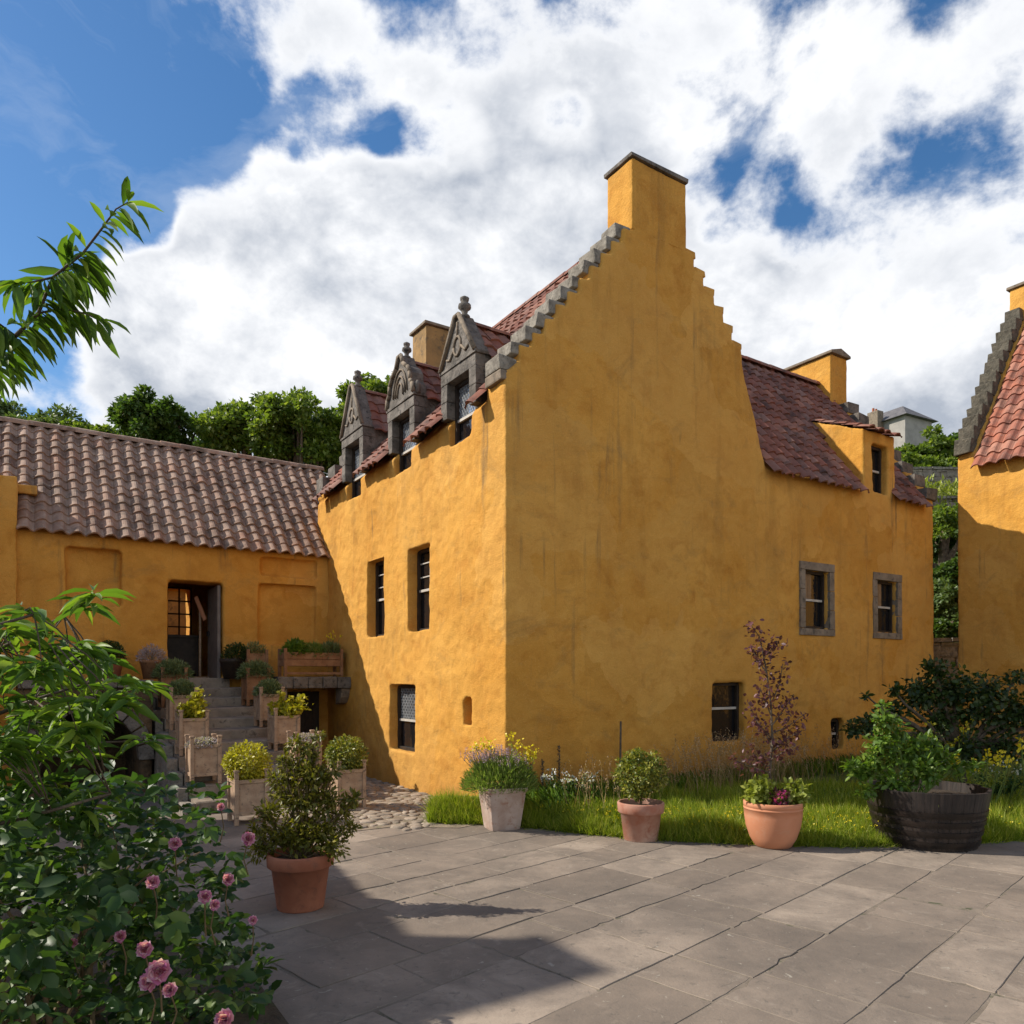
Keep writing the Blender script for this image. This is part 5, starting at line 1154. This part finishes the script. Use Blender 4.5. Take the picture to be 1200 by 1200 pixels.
# ------------------------------------------------------------------ BEHIND: hillside, trees, garden walls, far house
def tree(name, lab, X, Y, h, rad, mat, seed, squash=.8, group=None, n_cl=70, leaf=.17, per=380, cat_='tree', low=.42):
    z0 = terrain_z(X, Y)-.1; t = thing(name, lab, cat_, (X, Y, z0), 0, group); f = Fol(seed); mb = MB(); r = np.random.default_rng(seed)
    tr = .16+h*.02; cz = h*(1-squash*rad/h) if h > rad else h*.6; cz = max(cz, h*low)
    mb.tube([(0, 0, 0), (.05, .03, h*.25), (-.04, .05, h*.5), (0, 0, h*.8)], [tr*1.3, tr, tr*.7, tr*.25], 8)
    for i in range(n_cl):
        d = ball(r, 1)[0]; 
        if d[2] < -.5: d[2] *= -.6
        rr = r.uniform(.55, 1.0); lob = 1+.16*math.sin(3*math.atan2(d[1], d[0])+seed)+.12*math.sin(5*d[2]+seed)
        c = np.array([0, 0, cz])+d*np.array([rad, rad, h-cz])*rr*lob*.86; s = rad*r.uniform(.14, .27)
        clump(f, c, (s, s, s*.72), int(per*(s/(rad*.25))**2), leaf, .62, shell=.35, upb=.5, jit=.75)
        if i % 4 == 0: mb.tube([(0, 0, h*r.uniform(.25, .55)), tuple(c*np.array([.5, .5, .8])), tuple(c)], [tr*.4, tr*.22, tr*.06], 5)
    mb.build('trunk', M['bark'], t); f.build('crown', mat, t); return t
def pxX(px, Y): return (px-600)/877*Y
BT = 'trees on the slope behind the low range'
def tree_at(name, lab, px, py, Y, rad, mat, seed, low=.3, group=None, n_cl=70, leaf=.17, per=380, cat_='tree'):
    X = pxX(px, Y); h = 1.6+(795-py)/877*Y-terrain_z(X, Y)+.1
    return tree(name, lab, X, Y, h, rad, mat, seed, .95, group, n_cl, leaf, per, cat_, low)
for (px, py, Y, rad, mt, n_cl, lab) in [
  (8, 472, 30, 2.2, 'leaf_tree_pale', 50, 'pale loose tree behind the far left end of the low tiled roof'),
  (62, 478, 28, 2.1, 'leaf_tree_pale', 50, 'pale bushy tree just right of the far left end of the low tiled roof'),
  (112, 484, 27, 1.8, 'leaf_tree', 50, 'low green tree left of the lone dark rounded tree'),
  (182, 456, 25, 1.45, 'leaf_tree_dark', 70, 'dark rounded tree standing alone behind the low tiled roof'),
  (236, 508, 30, 1.4, 'leaf_tree_dark', 34, 'small dark tree in the dip right of the dark rounded tree'),
  (292, 456, 26, 1.9, 'leaf_tree', 80, 'big leafy tree right of the dip in the tree line'),
  (352, 460, 25, 1.9, 'leaf_tree', 80, 'dense green tree between the big leafy tree and the farthest dormer'),
  (405, 470, 27, 1.7, 'leaf_tree_dark', 60, 'dark tree right behind the farthest dormer'),
  (452, 428, 26, 1.7, 'leaf_tree', 80, 'tallest green tree rising behind the middle dormer')]:
    tree_at('broadleaf_tree', lab, px, py, Y, rad, M[mt], 100+px, .5, BT, n_cl)
GT = 'trees and bushes on the hillside in the gap'
def wall_run(name, lab, A, B, h, th=.35, mat='rubble'):
    A, B = Vector(A), Vector(B); d = B-A; L = d.length; t = thing(name, lab, 'wall', A, math.atan2(d.y, d.x)); s = random.Random(int(A.x*10)); mb = MB()
    y = -1.2
    while y < h:
        hh = s.uniform(.16, .28); x = 0
        while x < L:
            l = s.uniform(.22, .55); mb.box((x+.012, -s.uniform(0, .04), y+.012), (min(x+l, L)-.012, th, min(y+hh, h)-.012), .02); x += l
        y += hh
    mb.build('stones', M[mat], t); MB().box((.02, .03, -1.2), (L-.02, th-.02, h-.04)).build('core', M['mortar'], t)
    cp = MB(); x = 0
    while x < L: l = s.uniform(.4, .7); cp.box((x+.01, -.06, h), (min(x+l, L)-.01, th+.05, h+.09), .012); x += l
    cp.build('coping', M['pale_stone'], t); return t
X = pxX(1095, 26); wall_run('garden_wall', 'middle rubble retaining wall on the hillside in the gap, topped by bright green growth', (X-3, 26, 6.55), (X+4, 26.1, 6.55), 1.3)
X = pxX(1090, 30); wall_run('garden_wall', 'topmost pale coped wall on the hillside in the gap', (X-3, 30, 8.6), (X+5, 30.2, 8.6), 1.4)
X = pxX(1100, 18.5); wall_run('garden_wall', 'lowest pale rubble wall seen between the two yellow houses', (X-2, 18.3, 1.1), (X+2.2, 18.2, 1.1), 1.4, mat='pale_stone')
for (px, py, Y, rad, mt, lab) in [(1108, 584, 22.5, 1.1, 'leaf_tree', 'bright rounded bush halfway up the gap between the yellow houses'), (1090, 612, 23.5, 1.0, 'leaf_tree_dark', 'dark bush left of the bright rounded one in the gap'), (1118, 650, 20.8, .8, 'leaf_tree_dark', 'dark bush below the bright rounded one in the gap'), (1106, 682, 19.6, .75, 'leaf_tree_pale', 'pale leafy bush just above the lowest wall in the gap'), (1100, 722, 18.9, .5, 'leaf_tree_dark', 'small dark bush on top of the lowest wall in the gap')]:
    tree_at('hillside_bush', lab, px, py, Y, rad, M[mt], 200+px, .08, GT, 40, .13, 150, 'bush')
for (px, py, Y, rad, mt, lab) in [(1072, 518, 34, 1.6, 'leaf_tree', 'green tree just below the grey far house'), (1098, 508, 35, 1.5, 'leaf_tree', 'green tree right of the grey far house'), (1126, 500, 36, 1.6, 'leaf_tree_dark', 'dark tree beside the crow-stepped gable of the right house')]:
    tree_at('broadleaf_tree', lab, px, py, Y, rad, M[mt], 300+px, .4, GT, 60, .24, 200)
# fresh green terrace strip above the wall
f = Fol(61); xq = pxX(1100, 27.2); n = 3600; P = np.stack([xq+f.r.uniform(-3, 4, n), 27.2+f.r.uniform(-1.35, 1.5, n), 8.0+f.r.uniform(-.5, .45, n)], 1); f.leaves(P, f.r.normal(0, .6, (n, 3))+np.array([0, 0, .8]), .3, .09, templ='small'); tag(f.build('hedge_growth', M['leaf_lime']), 'bright green low growth on top of the upper garden wall', 'plants', kind='stuff')
# far house
q = at(1046, 480, 60); fh = thing('far_house', 'distant grey rendered house with hipped slate roof on the hilltop', 'house', (q.x, 60, q.z-8.6), math.radians(28)); w_, d__, zt = 1.65, 2.2, 7.2
wl = MB().box((-w_, -d__, -2), (w_, d__, zt)).build('wall', M['render_grey'], fh); ov = .35
MB().add([(-w_-ov, -d__-ov, zt), (w_+ov, -d__-ov, zt), (w_+ov, d__+ov, zt), (-w_-ov, d__+ov, zt), (0, -d__+w_*.8, zt+1.4), (0, d__-w_*.8, zt+1.4)], [(0, 1, 4), (1, 2, 5, 4), (2, 3, 5), (3, 0, 4, 5), (3, 2, 1, 0)]).build('roof', M['slate'], fh)
cs = MB().box((-w_-.75, -.4, zt-3), (-w_-.05, .5, zt+.85)).build('chimney', M['stone'], fh)
for k in range(2): MB().tube([(-w_-.58+.34*k, .1, zt+.85), (-w_-.58+.34*k, .1, zt+1.15)], .09, 8).build('chimney_pot', M['terracotta'], cs)

# ------------------------------------------------------------------ FOREGROUND: peach tree at the left, rose bush
peach = thing('peach_tree', 'peach tree at the left edge with long drooping leaves, one branch high against the sky', 'tree', (-3.1, 2.3, 0)); PB = Vector((-3.1, 2.3, 0))
trunk = MB(); fol = Fol(71); r = random.Random(71)
def branch(pts, rads, twl=0.0): trunk.tube([Vector(p)-PB for p in pts], rads, 7)
trunk.tube([(0, 0, -.05), (.04, .02, .5), (.02, 0, 1.1), (.1, -.02, 1.6), (.2, -.1, 2.1)], [.075, .065, .055, .045, .03], 9)
T0 = PB+Vector((.2, -.1, 2.1))
A_ = [at(-60, 470, 2.1), at(-20, 440, 2.1), at(10, 402, 2.1), at(45, 367, 2.1), at(62, 325, 2.1), at(97, 297, 2.1), at(120, 267, 2.1), at(136, 245, 2.1), at(150, 237, 2.1)]
branch([PB+Vector((.1, 0, 1.6)), T0]+A_, [.03, .02, .009, .007, .006, .005, .004, .0035, .003, .002, .0015])
SUB = [[at(45, 367, 2.1), at(70, 362, 2.12), at(92, 365, 2.14), at(120, 375, 2.16)], [at(20, 395, 2.1), at(0, 380, 2.05), at(-20, 378, 2.0)], [at(62, 325, 2.1), at(40, 330, 2.05), at(15, 332, 2.0)], [at(-20, 440, 2.1), at(0, 420, 2.15), at(8, 425, 2.2)], [at(70, 318, 2.1), at(85, 315, 2.2), at(96, 322, 2.25)]]
for s in SUB: branch(s, [.0032, .0026, .002, .0014][:len(s)])
def leaves_along(pts, n, L, droop=.8, tmpl='lance', w=.20, spread=.8):
    pts = np.array([tuple(p) for p in pts])-np.array(PB); q = np.linspace(.12, 1, n)*(len(pts)-1)+fol.r.normal(0, .06, n); q = np.clip(q, 0, len(pts)-1.001); i = q.astype(int)
    P = pts[i]+(pts[i+1]-pts[i])*(q-i)[:, None]; T = norm(pts[i+1]-pts[i]); rad = norm(np.cross(T, fol.r.normal(0, 1, (n, 3)))); D = T*.45+rad*spread+np.array([.25, 0, -droop])
    Ls = L*fol.r.uniform(.7, 1.2, n); fol.leaves(P, D, Ls, Ls*w, templ=tmpl, roll=.35, bend=1.0)
leaves_along(A_[1:6], 92, .115, .75, w=.22); leaves_along(A_[4:], 24, .105, .6, w=.22)
for s in SUB: leaves_along(s, 19, .105, .85, w=.22)
# lower limbs and rosettes
limbs = [[PB+Vector((.04, .02, .6)), PB+Vector((.5, .1, 1.2)), at(-70, 800, 2.5), at(0, 760, 2.5), at(75, 722, 2.5), at(110, 700, 2.5)],
         [PB+Vector((.04, .02, .6)), PB+Vector((.5, .2, 1.0)), at(-60, 860, 2.6), at(40, 820, 2.7), at(120, 795, 2.8), at(165, 800, 2.85)],
         [PB+Vector((.04, .02, .4)), PB+Vector((.5, .3, .8)), at(-60, 930, 2.6), at(50, 890, 2.8), at(120, 870, 2.9), at(168, 868, 2.95)],
         [PB+Vector((.04, .02, .5)), PB+Vector((.4, .0, 1.1)), at(-80, 760, 2.2), at(-10, 735, 2.25), at(40, 720, 2.3)],
         [PB+Vector((.04, .02, .3)), PB+Vector((.5, .1, .7)), at(-60, 980, 2.4), at(60, 950, 2.5), at(130, 930, 2.6)]]
for l in limbs: branch(l, [.016, .012, .008, .006, .004, .0025][:len(l)])
nodes = [p for l in limbs for p in l[2:]]
ros = [(110, 700, 2.5, 13), (98, 712, 2.5, 9), (165, 805, 2.85, 12), (168, 868, 2.95, 12), (125, 790, 2.8, 11), (30, 715, 2.3, 11), (5, 735, 2.25, 10), (60, 745, 2.5, 10)]
for _ in range(95):
    x = r.uniform(-70, 150); lo = 725+max(0, x-20)*.45; y = r.uniform(lo, 960)
    if x > 110 and y > 835: continue
    ros.append((x, y, r.uniform(2.25, 3.0), r.randint(8, 12)))
for (x, y, Y, n) in ros:
    c = at(x, y, Y); b = min(nodes, key=lambda p: (p-c).length); b = b if (b-c).length < .3 else c+(b-c).normalized()*.22; m = (b+c)/2+Vector((0, 0, .015)); trunk.tube([b-PB, m-PB, c-PB], [.0028, .0024, .0016], 5)
    a = fol.r.uniform(0, 6.28, n)+np.arange(n)*2.4; D = np.stack([np.cos(a), np.sin(a), fol.r.uniform(-.5, .45, n)], 1)+np.array([.15, 0, -.05]); Ls = .118*fol.r.uniform(.65, 1.2, n)
    fol.leaves(np.tile(np.array(c-PB), (n, 1))+fol.r.normal(0, .012, (n, 3)), D, Ls, Ls*.23, templ='lance', roll=.35, bend=1.3)
trunk.build('trunk', M['bark'], peach, smooth=True); fol.build('foliage', M['leaf_peach'], peach)

rose = thing('rose_bush', 'sprawling dark leaved rose bush with pink flowers in the left foreground', 'rose bush', (-1.75, 2.75, 0)); RB_ = Vector((-1.75, 2.75, 0))
st_ = MB(); f = Fol(72)
UPV = [(random.gauss(0, .7), random.gauss(-.35, .7), .8) for _ in range(97)]
def rose_leaf(P, D, size):                       # five leaflets on a stalk
    P = np.asarray(P, float); D = np.asarray(D, float); D = D/np.linalg.norm(D); side = np.cross(D, [0, 0, 1.0]); side /= max(np.linalg.norm(side), 1e-6)
    pts = [P+D*size*k for k in (.75, .75, 1.25, 1.25, 1.45)]; dirs = [side+D*.5, -side+D*.5, side*.8+D*.7, -side*.8+D*.7, D]
    f.leaves(np.array(pts), np.array(dirs)+f.r.normal(0, .2, (5, 3))+np.array([0, 0, -.15]), size*f.r.uniform(.75, 1.05, 5), size*.60, up=UPV[len(f.V) % len(UPV)], templ='oval', roll=.35, bend=1.4)
def bush_pt():
    while True:
        x, y, z = r.uniform(-1.3, 1.0), r.uniform(-.75, 1.1), r.uniform(0, 1.5)
        top = 1.10+.12*math.sin(3*x+1)-.50*max(0, x-.10)-.2*max(0, y-.5); wx = .84-.14*(z/1.2)
        if z < top and -1.3 < x < wx-.42*max(0, y-.2)-.32*max(0, -y-.2)+.08*math.sin(6*z)-.05 : return x, y, z
N = 2900
for k in range(N):
    x, y, z = bush_pt(); 
    if r.random() < .35 and z < .5: continue
    rose_leaf((x, y, z), (r.gauss(.25, .7), r.gauss(-.3, .7), r.gauss(.0, .6)), r.uniform(.03, .082))
for k in range(46):
    x, y, z = bush_pt(); bx, by = r.uniform(-.5, .2), r.uniform(-.2, .4)
    st_.tube([(bx, by, -.05), (bx*.5+x*.5+r.uniform(-.1, .1), by*.5+y*.5, z*.7), (x, y, z)], [.010, .007, .003], 6)
BLOOM = [(185, 1138, 2.05, .062), (172, 1150, 2.1, .05), (197, 1160, 2.06, .045), (178, 1033, 2.35, .042), (240, 1050, 2.35, .045), (292, 982, 2.75, .045), (296, 1078, 2.55, .035), (260, 1195, 2.2, .05), (140, 1097, 2.3, .038), (205, 988, 2.7, .042), (168, 1112, 2.25, .045), (268, 1030, 2.6, .036), (258, 945, 3.0, .032), (130, 965, 2.9, .03), (85, 1105, 2.4, .032), (252, 1060, 2.3, .034)]
for (px, py, Y, R) in BLOOM:
    R *= r.uniform(.75, 1.25); c = at(px, py, Y)-RB_; g = Fol(px); n = 46; el = np.linspace(.05, 1.5, n)+g.r.normal(0, .12, 46); a = np.arange(n)*2.4
    D = np.stack([np.cos(a)*np.sin(el), np.sin(a)*np.sin(el), np.cos(el)], 1); tilt = Vector((r.gauss(.3, .4), -1, .5)).normalized(); Q = np.array(Vector((0, 0, 1)).rotation_difference(tilt).to_matrix()); D = D@Q.T
    Ls = R*.6*(.5+.5*np.linspace(.5, 1, n)); U = np.tile(np.array(tilt), (n, 1))
    g.leaves(np.tile(np.array(c), (n, 1))-np.array(tilt)*R*.3, D, Ls, Ls*.95, up=U, templ='oval', roll=.3, bend=-1.5); g.build('flower', M['pink'], rose)
    st_.tube([c-Vector(tilt)*R*.2, c-Vector(tilt)*.05+Vector((-.02, .05, -.08)), c+Vector((-.05, .13, -.17))], [.0022, .0022, .003], 5)
st_.build('stem', M['twig'], rose); f.build('foliage', M['leaf_rose'], rose)
# bed of earth with broad leaved ground plants below the bushes
mb = MB(); n = 26; vs = [(-4.6, 1.0, .02), ]; pts = [(-4.8, -.5), (-1.0, .2), (-.85, 1.6), (-.85, 2.6), (-1.0, 3.4), (-1.35, 3.95), (-2.0, 4.6), (-3.4, 5.2), (-5.5, 5.4), (-6.5, 3.0)]
mb.add([(x, y, .012) for x, y in pts], [tuple(range(len(pts)))]); tag(mb.build('flower_bed', M['earth']), kind='structure')
